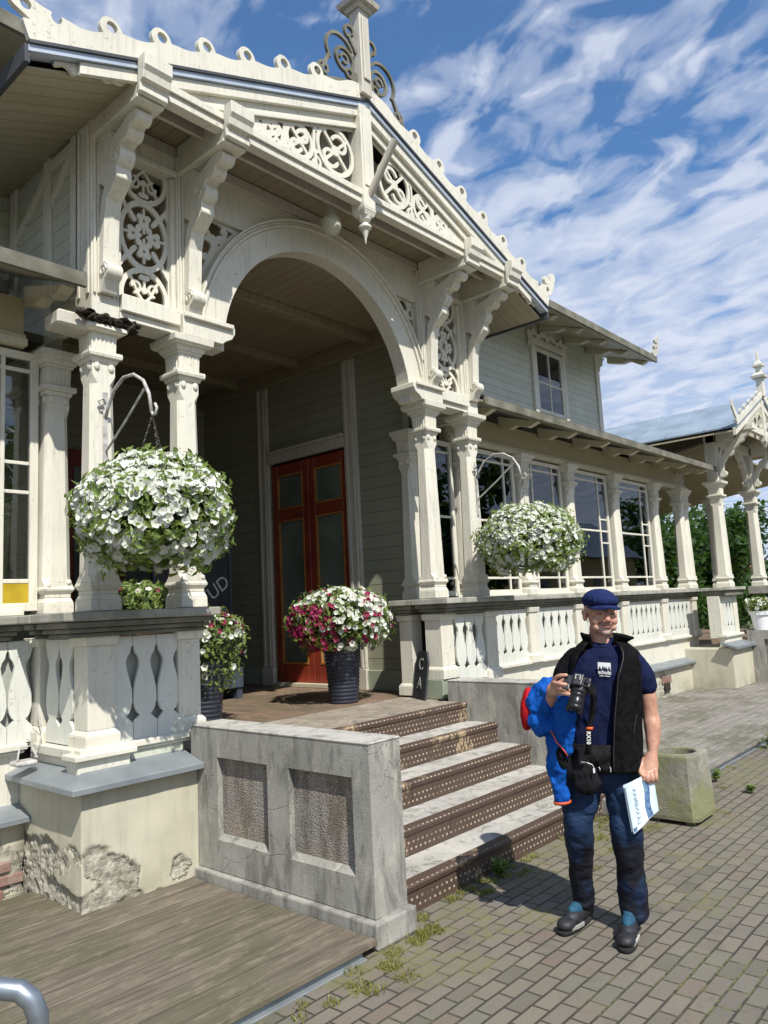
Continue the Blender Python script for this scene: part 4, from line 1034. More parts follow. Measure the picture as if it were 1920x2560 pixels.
# ================================================================ small far porch
FP = thing('far_porch', 'smaller white gabled side porch with a spired finial at the far end of the building', 'porch', (15.65, 4.6, 0))
def Q(name, mb, mat, parent=None, **k): return mb.build(name, mat, parent or FP, **k)
FX0, FX1, FC = 14.60, 16.70, 15.65
for x in (FX0, FX1):
    column(x, CY, parent=FP)
    Q('upper_post', MB().box(x - .10, x + .10, CY - .10, CY + .10, 3.722, 4.62), M['white'], bevel=.004)
column(FX0 - .62, 5.15, zt=3.6, parent=FP, s=.85); column(15.3, 5.6, zt=3.7, parent=FP, s=.75); column(17.1, 5.6, zt=3.7, parent=FP, s=.75)
def fcons(x):
    def f(D, Z):
        s_ = U(sd_line(D, Z, [(.03, 3.85), (.05, 4.05), (.14, 4.2), (.26, 4.32), (.40, 4.45), (.5, 4.56)], .06, .13), sd_disc(D, Z, .06, 3.85, .06), sd_disc(D, Z, .2, 4.24, .08), sd_disc(D, Z, .42, 4.44, .06), sd_box(D, Z, -.02, .3, 4.42, 4.58))
        return np.maximum(s_, Z - 4.579)
    fret(MB(), f, -.01, .62, 3.75, 4.6, .013, x - .05, x + .05, lambda u, v, w: (w, 4.54 - u, v)).build('console', M['white'], FP)
    Q('console_beam', MB().box(x - .07, x + .07, 3.88, 4.6, 4.582, 4.70), M['white'], bevel=.006)
    fret(MB(), f, -.01, .62, 3.75, 4.6, .013, CY - .05, CY + .05, lambda u, v, w: (x + .12 + u if x < FC else x - .12 - u, w, v)).build('arch_bracket', M['white'], FP)
fcons(FX0); fcons(FX1)
Q('tie_beam', MB().box(FX0 + .07, FX1 - .07, 3.98, 4.06, 4.60, 4.71).box(FX0 - .1, FX1 + .1, 4.56, 4.72, 4.45, 4.61), M['white'], bevel=.005)
za, zb_ = 5.38, 4.56; hw_ = 1.78
def frz(x): return za - abs(x - FC) * (za - zb_) / hw_
def frake(y0, y1, o0, o1):
    m = MB()
    for a, b in ((FC - hw_, FC), (FC, FC + hw_)):
        m.add([(x, y, frz(x) + o) for x in (a, b) for y, o in ((y0, o0), (y0, o1), (y1, o1), (y1, o0))], [(0, 1, 5, 4), (1, 2, 6, 5), (2, 3, 7, 6), (3, 0, 4, 7), (3, 2, 1, 0), (4, 5, 6, 7)])
    return m
Q('bargeboard', frake(3.98, 4.03, -.17, -.03), M['white'])
Q('roof', frake(3.95, 9.2, -.028, .0), M['roofm'])
m = MB()
for k in range(7): 
    y = 4.5 + k * .7
    for a, b in ((FC - hw_, FC),): m.add([(x, yy, frz(x) + o) for x in (a, b) for yy, o in ((y, .001), (y, .02), (y + .02, .02), (y + .02, .001))], [(0, 1, 5, 4), (1, 2, 6, 5), (2, 3, 7, 6), (3, 0, 4, 7), (3, 2, 1, 0), (4, 5, 6, 7)])
Q('roof_seams', m, M['roofm'])
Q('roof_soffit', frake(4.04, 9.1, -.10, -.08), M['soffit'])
def ftri(X, Z):
    x = np.abs(X - FC); z = Z - 4.71; top = .46 - x * (za - zb_) / hw_
    reg = np.maximum(-z, z - top); s = np.abs(reg + .012) - .014
    for c, r in ((.16, .13), (.45, .10), (.68, .06)): s = U(s, sd_ring(x, z, c, max(.05, (.46 - c * .46) * .5), r, .03))
    return np.maximum(s, reg)
fret(MB(), ftri, FC - 1.1, FC + 1.1, 4.70, 5.2, .012, 4.0, 4.02, XZ()).build('gable_fretwork', M['white'], FP)
fs = math.atan((za - zb_) / hw_); Le = hw_ / math.cos(fs)
def fcrest(Uc, V):
    s = sd_box(Uc, V, 0, Le, 0, .10)
    for k in range(5):
        uc = .30 + .32 * k; s = U(s, sd_disc(Uc, V, uc, .13, .065))
    for k in range(5):
        uc = .30 + .32 * k; s = np.maximum(s, -sd_disc(Uc, V, uc, .14, .032))
    return U(s, sd_line(Uc, V, [(Le - .12, .08), (Le - .03, .22), (Le + .02, .36), (Le - .01, .44)], .13, .05))
for sg in (-1, 1):
    c, sn = math.cos(fs), math.sin(fs)
    fret(MB(), fcrest, -.01, Le + .12, -.01, .5, .012, 3.94, 3.97, lambda u, v, w: (FC + sg * (u * c + v * sn), w, za + .002 - u * sn + v * c)).build('roof_crest', M['white'], FP)
m = MB().frust(FC, 3.96, 5.38, 5.75, .13, .12).frust(FC, 3.96, 5.75, 5.80, .24, .26).frust(FC, 3.96, 5.80, 5.86, .24, .10).frust(FC, 3.96, 5.86, 5.98, .09, .09).frust(FC, 3.96, 5.98, 6.02, .19, .19).frust(FC, 3.96, 6.02, 6.10, .14, .07).frust(FC, 3.96, 6.10, 6.36, .06, .006)
Q('finial', m, M['white'], bevel=.003)
Q('king_post', MB().box(FC - .06, FC + .06, 3.955, 4.05, 4.50, 5.35).frust(FC, 4.0, 4.38, 4.5, .02, .11), M['white'], bevel=.003)
Q('side_wall', MB().box(13.95, 14.0, 5.9, 9.0, 4.0, 4.5), M['green'])
Q('gable_backing', MB().prism([(FC - 1.35, 4.62), (FC + 1.35, 4.62), (FC, 5.25)], lambda u, v: (u, 4.18, v), lambda u, v: (u, 4.2, v)), M['wgrey'])
Q('ceiling', MB().prism([(4.76, 4.40), (12.5, 3.30), (12.5, 3.34), (4.76, 4.44)], lambda u, v: (14.31, u, v), lambda u, v: (21, u, v)), M['ceil'])
Q('back_beam', MB().box(14.31, 21, 12.3, 12.45, 2.95, 3.29), M['ceil'])
Q('floor', MB().box(15.61, 19, 4.3, 7.6, .7, .81), M['porchfl'])
Q('balustrade', boards(MB(), 13.97, 14.47, .165, toX, 4.53, 4.552), M['wleft'])
Q('lining_board', MB().box(13.97, 14.47, 4.60, 4.61, .95, 1.61), M['inner'])
for xx in (14.60, 13.87): Q('corner_post', MB().frust(xx, 4.63, .90, 1.62, .21, .21), M['white'], bevel=.005)
r = Q('handrail_cap', MB().box(13.74, 14.82, 4.38, 4.84, 1.715, 1.77), M['captop'], bevel=.008)
MB().box(13.78, 14.78, 4.42, 4.80, 1.62, 1.712).build('rail_moulding', M['cap'], r, bevel=.01)
Q('side_rail', MB().box(16.5, 19.0, 4.42, 4.84, 1.62, 1.77), M['captop'], bevel=.008)
Q('side_balustrade', boards(MB(), 16.8, 19.0, .165, toX, 4.53, 4.552), M['wleft'])
Q('base_boards', MB().box(13.80, 14.70, 4.50, 4.60, .70, .91).box(13.76, 14.73, 4.46, 4.60, .912, .955), M['white'], bevel=.005)
rough_block('plinth', 13.70, 14.72, 4.35, 5.3, -.02, .74, M['plaster'], 20, seed=8, parent=FP)
m = MB().add([(13.6, 4.27, .76), (14.72, 4.27, .76), (14.72, 4.52, .83), (13.6, 4.52, .83), (13.6, 4.27, .72), (14.72, 4.27, .72), (14.72, 4.52, .80), (13.6, 4.52, .80)], [(0, 1, 2, 3), (7, 6, 5, 4), (0, 4, 5, 1), (1, 5, 6, 2), (2, 6, 7, 3), (3, 7, 4, 0)])
Q('zinc_ledge', m, M['zinc'])
m = MB().box(14.765, 14.98, 2.8, 4.42, 0, .98)
for a, b in ((2.8, 2.95), (3.46, 3.65), (4.14, 4.42)): m.box(14.72, 14.765, a, b, 0, .98)
for a, b in ((2.95, 3.46), (3.65, 4.14)): m.box(14.72, 14.765, a, b, .82, .98).box(14.72, 14.765, a, b, 0, .32)
cw = Q('cheek_wall', m, M['conc'])
for a, b in ((2.95, 3.46), (3.65, 4.14)): MB().box(14.757, 14.761, a, b, .32, .82).build('pebble_panel', M['pebble'], cw)
MB().lathe((15.9, 5.0, 3.95), [(.002, -.11), (.08, -.08), (.11, 0), (.08, .08), (.04, .11)], 12).build('porch_lamp', M['globe'], FP)

# ================================================================ plants
def flower_me(name, mat, r=.031, seed=0):
    rnd = random.Random(seed); n = 20; m = MB(); vs = [(0, 0, -.016)]
    for rr, zz_ in ((.18, -.013), (.5, -.004), (1.0, .001)):
        for k in range(n):
            t = 2 * math.pi * k / n; q = rr * r * (1 + (.10 * math.cos(5 * t) if rr > .3 else 0)); 
            vs.append((q * math.cos(t), q * math.sin(t), zz_ + (rnd.uniform(-.004, .005) + .003 * math.cos(10 * t) if rr == 1 else 0)))
    fs = [(0, 1 + k, 1 + (k + 1) % n) for k in range(n)]
    for q in range(2):
        for k in range(n): fs.append((1 + q * n + k, 1 + (q + 1) * n + k, 1 + (q + 1) * n + (k + 1) % n, 1 + q * n + (k + 1) % n))
    me = bpy.data.meshes.new(name); me.from_pydata(vs, [], fs); me.materials.append(mat); me.materials.append(M['throat'])
    for p in me.polygons: p.material_index = 1 if p.index < n else 0; p.use_smooth = True
    return me, vs, fs, n
FW = [flower_me('flower', M['petal'], .032, s) for s in range(3)]; FM = [flower_me('flower', M['magenta'], .030, s + 5) for s in range(2)]
def plant(parent, c, rad, nleaf, nflow, seed, mag=None, fscale=1.0, drop=0.0, indiv=100, leafs=.030, holes=.0):
    """petunia cushion: leaf-sized faces through an ellipsoid shell, trumpets on its outside"""
    rnd = random.Random(seed); c = Vector(c); rad = Vector(rad)
    def surf(k):
        while True:
            d = Vector((rnd.gauss(0, 1), rnd.gauss(0, 1), rnd.gauss(0, 1))).normalized()
            if d.z > -.82: break
        lump = 1 + .15 * mnoise.noise(d * 2.6 + Vector((seed, 0, 0))) + .05 * mnoise.noise(d * 7 + Vector((seed, 3, 0)))
        p = Vector((d.x * rad.x, d.y * rad.y, d.z * rad.z)) * lump * k
        if d.z < 0: p.z -= drop * (-d.z)
        return p, d
    m = MB()
    vs = []; fs = []
    for i in range(nleaf):
        k = rnd.choice((rnd.uniform(.70, 1.0), rnd.uniform(.92, 1.16)))
        p, d = surf(k); L_ = leafs * rnd.uniform(.6, 1.25)
        q = (d + Vector((rnd.gauss(0, .55), rnd.gauss(0, .55), rnd.gauss(0, .55)))).normalized()
        a = q.cross(Vector((rnd.gauss(0, 1), rnd.gauss(0, 1), rnd.gauss(0, 1)))).normalized(); b = q.cross(a)
        o = len(vs); P_ = c + p
        vs += [P_ - a * L_, P_ - b * L_ * .42 + q * .004, P_ + a * L_, P_ + b * L_ * .42 + q * .004]; fs.append((o, o + 1, o + 2, o + 3))
    m.add(vs, fs); me = bpy.data.meshes.new('foliage'); me.from_pydata([tuple(v) for v in m.v], [], m.f)
    struct(link('foliage', me, M['leaf'], parent), 'stuff')
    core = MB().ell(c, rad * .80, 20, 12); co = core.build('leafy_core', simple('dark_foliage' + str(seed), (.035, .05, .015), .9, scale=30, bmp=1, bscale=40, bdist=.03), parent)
    fl = []
    for i in range(nflow):
        p, d = surf(rnd.uniform(.98, 1.08))
        P_ = c + p; isM = mag(P_ - c, d, rnd) if mag else False
        if not isM and rnd.random() < .5 and d.z < -.1: continue
        nrm = (d + Vector((-.30, -.45, .35)) * .7 + Vector((rnd.gauss(0, .25), rnd.gauss(0, .25), rnd.gauss(0, .25)))).normalized()
        view = (Vector((0, 0, HC)) - P_).normalized().dot(d)
        fl.append((view, P_, nrm, isM, rnd.uniform(.75, 1.12) * fscale, rnd.randrange(6), rnd.uniform(0, 6.3)))
    fl.sort(key=lambda t: -t[0])
    rest = {0: MB(), 1: MB()}
    for i, (v, P_, nrm, isM, s_, vi, sp) in enumerate(fl):
        me, V_, F_, n = (FM[vi % 2] if isM else FW[vi % 3])
        rot = nrm.to_track_quat('Z', 'Y').to_matrix() @ Matrix.Rotation(sp, 3, 'Z')
        if i < indiv:
            o = bpy.data.objects.new('flower', me); COL.objects.link(o); o.parent = parent; o.matrix_parent_inverse = pinv(parent)
            o.location = P_; o.rotation_euler = rot.to_euler(); o.scale = (s_, s_, s_)
        else:
            rest[int(isM)].add([rot @ (Vector(q) * s_) + P_ for q in V_], F_)
    for k in (0, 1):
        if rest[k].v:
            me = bpy.data.meshes.new('blossoms'); me.from_pydata([tuple(v) for v in rest[k].v], [], rest[k].f)
            struct(link('blossoms', me, M['magenta'] if k else M['petal'], parent, smooth=True), 'stuff')
def arm(name, label, x, y, group):
    t = thing(name, label, 'bracket', (x, y, 2.9), group=group); m = MB()
    pts = [(x, y - .012, 3.03), (x, y - .05, 3.10), (x, y - .12, 3.19), (x, y - .24, 3.245), (x, y - .36, 3.235), (x, y - .47, 3.17), (x, y - .535, 3.07), (x, y - .56, 2.95)]
    MB().tube(pts, .011, 8).build('arm', M['iron'], t, smooth=True)
    MB().tube([(x, y - .56, 2.955), (x, y - .575, 2.93), (x, y - .605, 2.93), (x, y - .618, 2.965), (x, y - .60, 2.995)], .009, 8).build('hook', M['iron'], t, smooth=True)
    MB().tube([(x, y - .012, 2.80), (x, y - .25, 2.95), (x, y - .50, 3.125)], .008, 6).build('brace', M['iron'], t)
    MB().box(x - .016, x + .016, y - .01, y - .002, 2.62, 3.2).build('wall_plate', M['iron'], t, bevel=.002)
    MB().tube([(x, y - .01, 3.13), (x - .03, y - .03, 3.15), (x - .055, y - .02, 3.13), (x - .04, y - .02, 3.10), (x - .02, y - .03, 3.12)], .008, 6).build('scroll', M['iron'], t)
    return t
M['chain'] = simple('chain_steel', (.10, .09, .08), .5, scale=50, bmp=.2)
def basket(label, x, y, z, rad, seed, n, hook, fsc=.95):
    t = thing('hanging_basket', label, 'hanging basket', (x, y, z), group='hanging baskets of white petunias')
    MB().lathe((x, y, z - .12), [(.02, -.13), (.12, -.11), (.18, -.03), (.20, .08), (.19, .085)], 18).build('basket_bowl', M['black'], t)
    for k in range(3):
        a = k * 2.1 + .6; top = Vector(hook); e = Vector((x + .19 * math.cos(a), y + .19 * math.sin(a), z + .0))
        m = MB(); nn = 26
        for i in range(nn):
            p = top.lerp(e, i / nn); d = (e - top).normalized(); s_ = d.cross(Vector((1, 0, 0) if i % 2 else (0, 1, 0))).normalized()
            m.tube([p - s_ * .006, p + d * .012 + s_ * .006, p + d * .024 - s_ * .004], .003, 4)
        m.build('chain', M['chain'], t)
    plant(t, (x, y, z), rad, 5200, n, seed, drop=.03, fscale=fsc)
    return t
arm('basket_arm', 'white iron scroll arm fixed to the leftmost porch column', 2.46, 4.568, 'iron basket arms')
arm('basket_arm', 'white iron scroll arm fixed to the rightmost porch column', 6.68, 4.568, 'iron basket arms')
basket('large basket of white petunias hanging in front of the left pair of columns', 2.46, 3.98, 2.325, (.415, .415, .345), 11, 1500, (2.46, 4.0, 2.93))
basket('basket of white petunias hanging right of the arch before the wing windows', 6.64, 3.95, 2.30, (.47, .47, .34), 12, 2100, (6.68, 4.0, 2.93), .74)

M['pot'] = simple('navy_pot', (.03, .036, .055), .42, c2=(.02, .024, .036), scale=9, bmp=.1, bscale=50)
def tallpot(label, x, y, z0, group=None):
    t = thing('flower_pot', label, 'flower pot', (x, y, z0), group=group)
    prof = [(.002, .0), (.135, .0)]; h = 0
    k = 0
    while h < .70:
        r = .137 + .052 * h / .72; prof += [(r, h), (r + .007, h + .012), (r + .006, h + .024), (r, h + .034)]; h += .036; k += 1
    prof += [(.19, .72), (.195, .74), (.175, .74), (.17, .66)]
    MB().lathe((x, y, z0), prof, 32).build('pot', M['pot'], t, smooth=True)
    MB().lathe((x, y, z0 + .66), [(.002, 0), (.172, 0), (.172, .005), (.002, .01)], 20).build('soil', M['soil'], t)
    return t
def magA(p, d, rnd):
    s = -p.x * .46 + p.y * .89   # towards the picture's left
    left = (p.y * .887 - p.x * .462)
    if left > -.08 and p.z < .14: return rnd.random() < .93
    return rnd.random() < .10
t = tallpot('ribbed navy pot of white and magenta petunias standing alone on the porch landing', 5.36, 5.37, .815, 'navy pots on the porch')
plant(t, (5.34, 5.35, 1.63), (.47, .47, .27), 2600, 900, 21, mag=magA, fscale=.88, drop=.10, leafs=.028)
t = tallpot('ribbed navy pot of petunias half hidden behind the left balustrade post', 3.80, 5.45, .815, 'navy pots on the porch')
plant(t, (3.80, 5.45, 1.50), (.33, .33, .27), 1700, 220, 22, mag=lambda p, d, r: r.random() < (.55 if p.z > .08 else .04), fscale=.9, drop=.22, leafs=.028, indiv=60)
t = thing('potted_plant', 'red and white flowering plant in a clay pot between the left two columns', 'potted plant', (3.12, 5.35, .815))
MB().lathe((3.12, 5.35, .815), [(.002, 0), (.12, 0), (.17, .75), (.19, .75), (.19, .82), (.15, .82), (.15, .78), (.002, .78)], 20).build('pot', simple('clay_pot', (.28, .12, .07), .8), t)
plant(t, (3.12, 5.35, 1.83), (.30, .30, .17), 1100, 26, 23, mag=lambda p, d, r: r.random() < .6, fscale=.7, indiv=30)
t = thing('white_flower_pot', 'small white plastic pot with white flowers on the far porch cheek wall', 'flower pot', (14.85, 4.2, .98))
MB().lathe((14.85, 4.2, .98), [(.002, 0), (.12, 0), (.16, .27), (.185, .27), (.185, .34), (.155, .34), (.15, .30), (.002, .30)], 22).build('pot', M['whitep'], t)
plant(t, (14.85, 4.2, 1.41), (.22, .22, .14), 700, 60, 24, fscale=1.2, indiv=0)

# ================================================================ boards, lamp, bits
def text_mesh(body, size, mat, name, parent, mw, extrude=.0015, bold=0, align='CENTER'):
    cu = bpy.data.curves.new(name, 'FONT'); cu.body = body; cu.size = size; cu.extrude = extrude; cu.align_x = align; cu.align_y = 'CENTER'; cu.offset = bold
    o = bpy.data.objects.new(name, cu); COL.objects.link(o); dg = bpy.context.evaluated_depsgraph_get(); dg.update()
    me = bpy.data.meshes.new_from_object(o.evaluated_get(dg)); bpy.data.objects.remove(o)
    for v in me.vertices: v.co = mw @ v.co
    me.materials.clear(); return link(name, me, mat, parent)
t = thing('chalkboard', 'tall black chalkboard stand with slanted white chalk writing inside the porch', 'chalkboard', (4.8, 7.0, .815))
m = MB().box(4.32, 5.24, 7.0, 7.03, 1.15, 2.75); m.build('board', M['slate'], t, bevel=.003)
MB().box(4.28, 4.318, 6.985, 7.045, .92, 2.8).box(5.242, 5.28, 6.985, 7.045, .92, 2.8).box(4.32, 5.24, 6.985, 7.045, 2.752, 2.8).build('frame', M['navybox'], t, bevel=.004)
MB().box(4.30, 5.26, 6.80, 7.06, .93, 1.145).build('base_box', M['navybox'], t, bevel=.005)
for x in (4.34, 5.22): MB().box(x - .035, x + .035, 6.82, 7.05, .815, .928).build('foot', M['navybox'], t)
def face(x, y, z, ang, fwdv=(0, -1, 0)):
    """text lying in a vertical plane, reading along +X, turned by ang"""
    return Matrix.Translation((x, y, z)) @ Matrix.Rotation(R(90), 4, 'X') @ Matrix.Rotation(ang, 4, 'Z')
text_mesh('STUD', .21, M['chalk'], 'chalk_writing', t, face(5.01, 6.997, 1.95, R(36)), .001)
text_mesh('ES', .12, M['chalk'], 'chalk_writing', t, face(5.14, 6.997, 1.76, R(32)), .001)
text_mesh('PIRTS', .13, M['chalk'], 'chalk_writing', t, face(4.7, 6.997, 1.55, R(30)), .001) if False else None
t = thing('slate_board', 'small black slate with chalk letters leaning beside the right porch post', 'chalkboard', (5.80, 4.80, .815))
bx = Matrix.Translation((5.80, 4.80, .815)) @ Matrix.Rotation(R(-118), 4, 'Z') @ Matrix.Rotation(R(-9), 4, 'X')
pl = [(-.15, 0), (.15, 0), (.15, .36), (.10, .46), (-.10, .46), (-.15, .36)]
MB().prism(pl, lambda u, v: bx @ Vector((u, 0, v)), lambda u, v: bx @ Vector((u, .02, v))).build('slate', M['slate'], t, bevel=.002)
text_mesh('C', .16, M['chalk'], 'chalk_writing', t, bx @ Matrix.Translation((.0, -.003, .33)) @ Matrix.Rotation(R(90), 4, 'X'), .001)
text_mesh('A', .16, M['chalk'], 'chalk_writing', t, bx @ Matrix.Translation((-.0, -.003, .15)) @ Matrix.Rotation(R(90), 4, 'X'), .001)
t = thing('globe_lamp', 'round milky glass globe lamp under the gable above the arch', 'lamp', (4.40, 4.32, 4.98))
MB().ell((4.40, 4.32, 4.975), (.09, .09, .10), 18, 12).build('glass_globe', M['globe'], t, smooth=True)
MB().lathe((4.40, 4.32, 5.05), [(.002, .0), (.05, .0), (.05, .03), (.035, .035), (.035, .14), (.06, .142), (.002, .143)], 14).build('lamp_fitting', M['wgrey'], t)
t = thing('floodlight', 'small white floodlight with a looped cable on the left zinc ledge', 'floodlight', (2.16, 5.02, .83))
MB().box(2.05, 2.18, 4.88, 5.0, .85, .88).build('housing', M['iron'], t, bevel=.01)
MB().tube([(2.2, 4.98, .88), (2.25, 5.0, 1.0), (2.19, 4.99, 1.06), (2.15, 4.98, 1.0), (2.22, 4.97, .94), (2.25, 4.99, 1.02), (2.24, 5.03, 1.2)], .004, 6).build('cable', M['iron'], t)
MB().tube([(2.06, 4.9, .89), (2.08, 4.92, .96), (2.16, 4.94, .96), (2.18, 4.9, .89)], .006, 6).build('stirrup', M['iron'], t)

# concrete planter
M['mossc'] = two('mossy_concrete', (.30, .29, .24), (.20, .19, .14), 3.2, .95, bmp=.9, bs=38)
def mosscon():
    m, t, b, o = newmat('lichen_concrete'); sp = N(t, 'ShaderNodeSeparateXYZ'); L(t, o, sp.inputs[0])
    col = mix(t, ramp(t, noise(t, o, 7, 5, .65), [(.35, 0), (.65, 1)]), (.20, .19, .14), (.38, .36, .30))
    mo = mathn(t, 'ADD', mathn(t, 'MULTIPLY', noise(t, o, 3.2, 4), 1), mathn(t, 'MULTIPLY', ramp(t, sp.outputs[2], [(0, .20), (.5, 0)]), 1))
    col = mix(t, mathn(t, 'MULTIPLY', ramp(t, mo, [(.50, 0), (.68, 1)]), .7), col, (.24, .25, .09))
    gr = noise(t, o, 120, 3, .7); col = mix(t, mathn(t, 'MULTIPLY', gr, .4), col, (.08, .08, .06))
    L(t, col, b.inputs['Base Color']); b.inputs['Roughness'].default_value = .95
    bump(t, b, mathn(t, 'ADD', gr, mathn(t, 'MULTIPLY', noise(t, o, 22, 4), 1.5)), .8, .008); return m
M['mossc'] = mosscon()
t = thing('concrete_planter', 'square lichen-stained concrete planter with a round opening on the pavement', 'planter', (5.99, 2.42, 0))
m = MB(); n = 32
def sq(cx, cy, h, z):
    out = []
    for k in range(n):
        a = 2 * math.pi * (k + .5) / n; c, s = math.cos(a), math.sin(a); q = 1 / (abs(c) ** 10 + abs(s) ** 10) ** .1; out.append((cx + h * c * q, cy + h * s * q, z))
    return out
def ci(cx, cy, r, z): return [(cx + r * math.cos(2 * math.pi * (k + .5) / n), cy + r * math.sin(2 * math.pi * (k + .5) / n), z) for k in range(n)]
X_, Y_ = 5.99, 2.42
m.rings([sq(X_, Y_, .15, .03), sq(X_, Y_, .208, .032), sq(X_, Y_, .212, .06), sq(X_, Y_, .195, .485), sq(X_, Y_, .188, .50), ci(X_, Y_, .158, .50), ci(X_, Y_, .152, .49), ci(X_, Y_, .145, .36)])
m.build('planter_body', M['mossc'], t, bevel=0)
m = MB(); 
for sx, sy in ((-.13, -.13), (.13, -.13), (-.13, .13), (.13, .13)): m.box(X_ + sx - .03, X_ + sx + .03, Y_ + sy - .03, Y_ + sy + .03, -.005, .032)
m.build('planter_feet', M['mossc'], t)
MB().lathe((X_, Y_, .36), [(.002, .02), (.10, .015), (.146, .0), (.002, -.01)], 18).build('soil', M['soil'], t)

t = thing('handrail', 'bent grey galvanised tube handrail in the near corner by the deck', 'handrail', (.86, 1.93, 0))
MB().tube([(.865, 1.93, 0), (.865, 1.93, .70), (.865, 1.93, .79), (.855, 1.94, .825), (.835, 1.96, .848), (.80, 1.995, .857), (.55, 2.24, .86), (.1, 2.69, .86), (-.6, 3.3, .86)], .0245, 18).build('rail_tube', M['steel'], t, smooth=True)
MB().lathe((.865, 1.93, 0), [(.002, 0), (.06, 0), (.06, .01), (.026, .012), (.002, .012)], 18).build('foot_plate', M['steel'], t)

# grass tufts and weeds
def tufts(name, spots, seed, h=.06, label=None):
    rnd = random.Random(seed); vs = []; fs = []
    for (x, y, r, n, z) in spots:
        for i in range(n):
            a = rnd.uniform(0, 6.3); q = r * math.sqrt(rnd.random()); p = Vector((x + q * math.cos(a), y + q * math.sin(a), z))
            d = Vector((rnd.gauss(0, .5), rnd.gauss(0, .5), 1)).normalized() * h * rnd.uniform(.4, 1.3); s_ = d.cross(Vector((rnd.gauss(0, 1), rnd.gauss(0, 1), 0))).normalized() * .0022
            o = len(vs); mid = p + d * .6; tip = p + d + Vector((d.x, d.y, -abs(d.x) * .5)) * .5
            vs += [p - s_, p + s_, mid + s_ * .8, mid - s_ * .8, tip]; fs += [(o, o + 1, o + 2, o + 3), (o + 3, o + 2, o + 4)]
    me = bpy.data.meshes.new(name); me.from_pydata([tuple(v) for v in vs], [], fs); return struct(link(name, me, M['grass']), 'stuff')
rnd = random.Random(4); sp = []
for i in range(70):
    x = rnd.uniform(3.25, 5.9); sp.append((x, 2.90 - rnd.random() ** 2 * .14, .035, 34, 0))
for i in range(22): sp.append((rnd.uniform(4.3, 5.7), rnd.uniform(2.45, 2.85), .06, 40, 0))
for i in range(26): sp.append((3.22 - rnd.uniform(-.12, .12), 2.72 + rnd.uniform(-.06, .05), .04, 34, 0))
for i in range(44):
    x = rnd.uniform(1.3, 3.0); sp.append((x, 2.72 - rnd.random() * .16, .035, 30, 0))
for i in range(16): sp.append((rnd.uniform(2.6, 3.0), rnd.uniform(2.45, 2.75), .05, 40, 0))
for i in range(60): sp.append((rnd.uniform(6.1, 15), 2.66 - rnd.random() ** 2 * .5, .06, 30, 0))
tufts('grass_tufts', [q for k, q in enumerate(sp) if k % 2 == 0], 3, .032)
def weed(x, y, h, n, seed, label):
    rnd = random.Random(seed); t = thing('weed', label, 'weed', (x, y, 0), group='weeds along the deck edge')
    for i in range(n):
        m = MB(); a = rnd.uniform(0, 6.3); lean = rnd.uniform(.1, .5); hh = h * rnd.uniform(.5, 1)
        top = Vector((x + math.cos(a) * lean * hh, y + math.sin(a) * lean * hh, hh)); m.tube([(x, y, 0), ((x + top.x) / 2, (y + top.y) / 2, hh * .6), top], .0025, 4)
        vs = []; fs = []
        for k in range(12):
            f = rnd.uniform(.25, 1); p = Vector((x, y, 0)).lerp(top, f); b = rnd.uniform(0, 6.3); dv = Vector((math.cos(b), math.sin(b), rnd.uniform(-.1, .6))).normalized(); L_ = rnd.uniform(.03, .065); s_ = dv.cross(Vector((0, 0, 1))).normalized() * L_ * .22
            o = len(vs); vs += [p, p + dv * L_ * .5 + s_, p + dv * L_, p + dv * L_ * .5 - s_]; fs.append((o, o + 1, o + 2, o + 3))
        m.add(vs, fs); m.build('stem', M['leaf'], t)
weed(6.55, 2.62, .26, 9, 1, 'tall green weed sprouting behind the concrete planter')
weed(7.25, 2.58, .12, 8, 2, 'low leafy weed at the deck edge right of the planter')
weed(9.0, 2.60, .16, 8, 3, 'leafy weed at the deck edge near the right border')
weed(4.16, 2.86, .10, 12, 4, 'small bright green weed at the foot of the steps')
weed(7.0, 2.2, .07, 6, 5, 'dark weed clump in the pavement right of the planter')

# ================================================================ trees and house beyond, street opposite added out of view for window reflections
def tree(x, y, h, r, seed, label, group='trees behind the far porch', z0=0, n=2600, ls=.16):
    rnd = random.Random(seed); t = thing('tree', label, 'tree', (x, y, z0), group=group)
    m = MB().tube([(x, y, z0), (x + .1, y, z0 + h * .3), (x, y + .1, z0 + h * .7)], [.16, .12, .05], 8)
    for k in range(6):
        a = k * 1.1 + rnd.random(); z = z0 + h * rnd.uniform(.25, .55); m.tube([(x, y, z), (x + math.cos(a) * r * .5, y + math.sin(a) * r * .5, z + h * .2), (x + math.cos(a) * r * .8, y + math.sin(a) * r * .8, z + h * .3)], [.06, .04, .015], 5)
    m.build('trunk', M['trunk'], t)
    cl = [(Vector((rnd.gauss(0, .42) * r, rnd.gauss(0, .42) * r, h * rnd.uniform(.18, .95))), rnd.uniform(.22, .45) * r) for _ in range(26)]
    vs = []; fs = []
    for i in range(n):
        c, q = cl[rnd.randrange(len(cl))]; d = Vector((rnd.gauss(0, 1), rnd.gauss(0, 1), rnd.gauss(0, 1))).normalized() * q * rnd.uniform(.5, 1.1)
        p = c + d + Vector((x, y, z0)); a = Vector((rnd.gauss(0, 1), rnd.gauss(0, 1), rnd.gauss(0, .6))).normalized(); b = a.cross(Vector((rnd.gauss(0, 1), rnd.gauss(0, 1), rnd.gauss(0, 1)))).normalized(); l = ls * rnd.uniform(.6, 1.3)
        o = len(vs); vs += [p - a * l, p - b * l * .5, p + a * l, p + b * l * .5]; fs.append((o, o + 1, o + 2, o + 3))
    me = bpy.data.meshes.new('crown'); me.from_pydata([tuple(v) for v in vs], [], fs); link('crown', me, M['tleaf'], t)
    return t
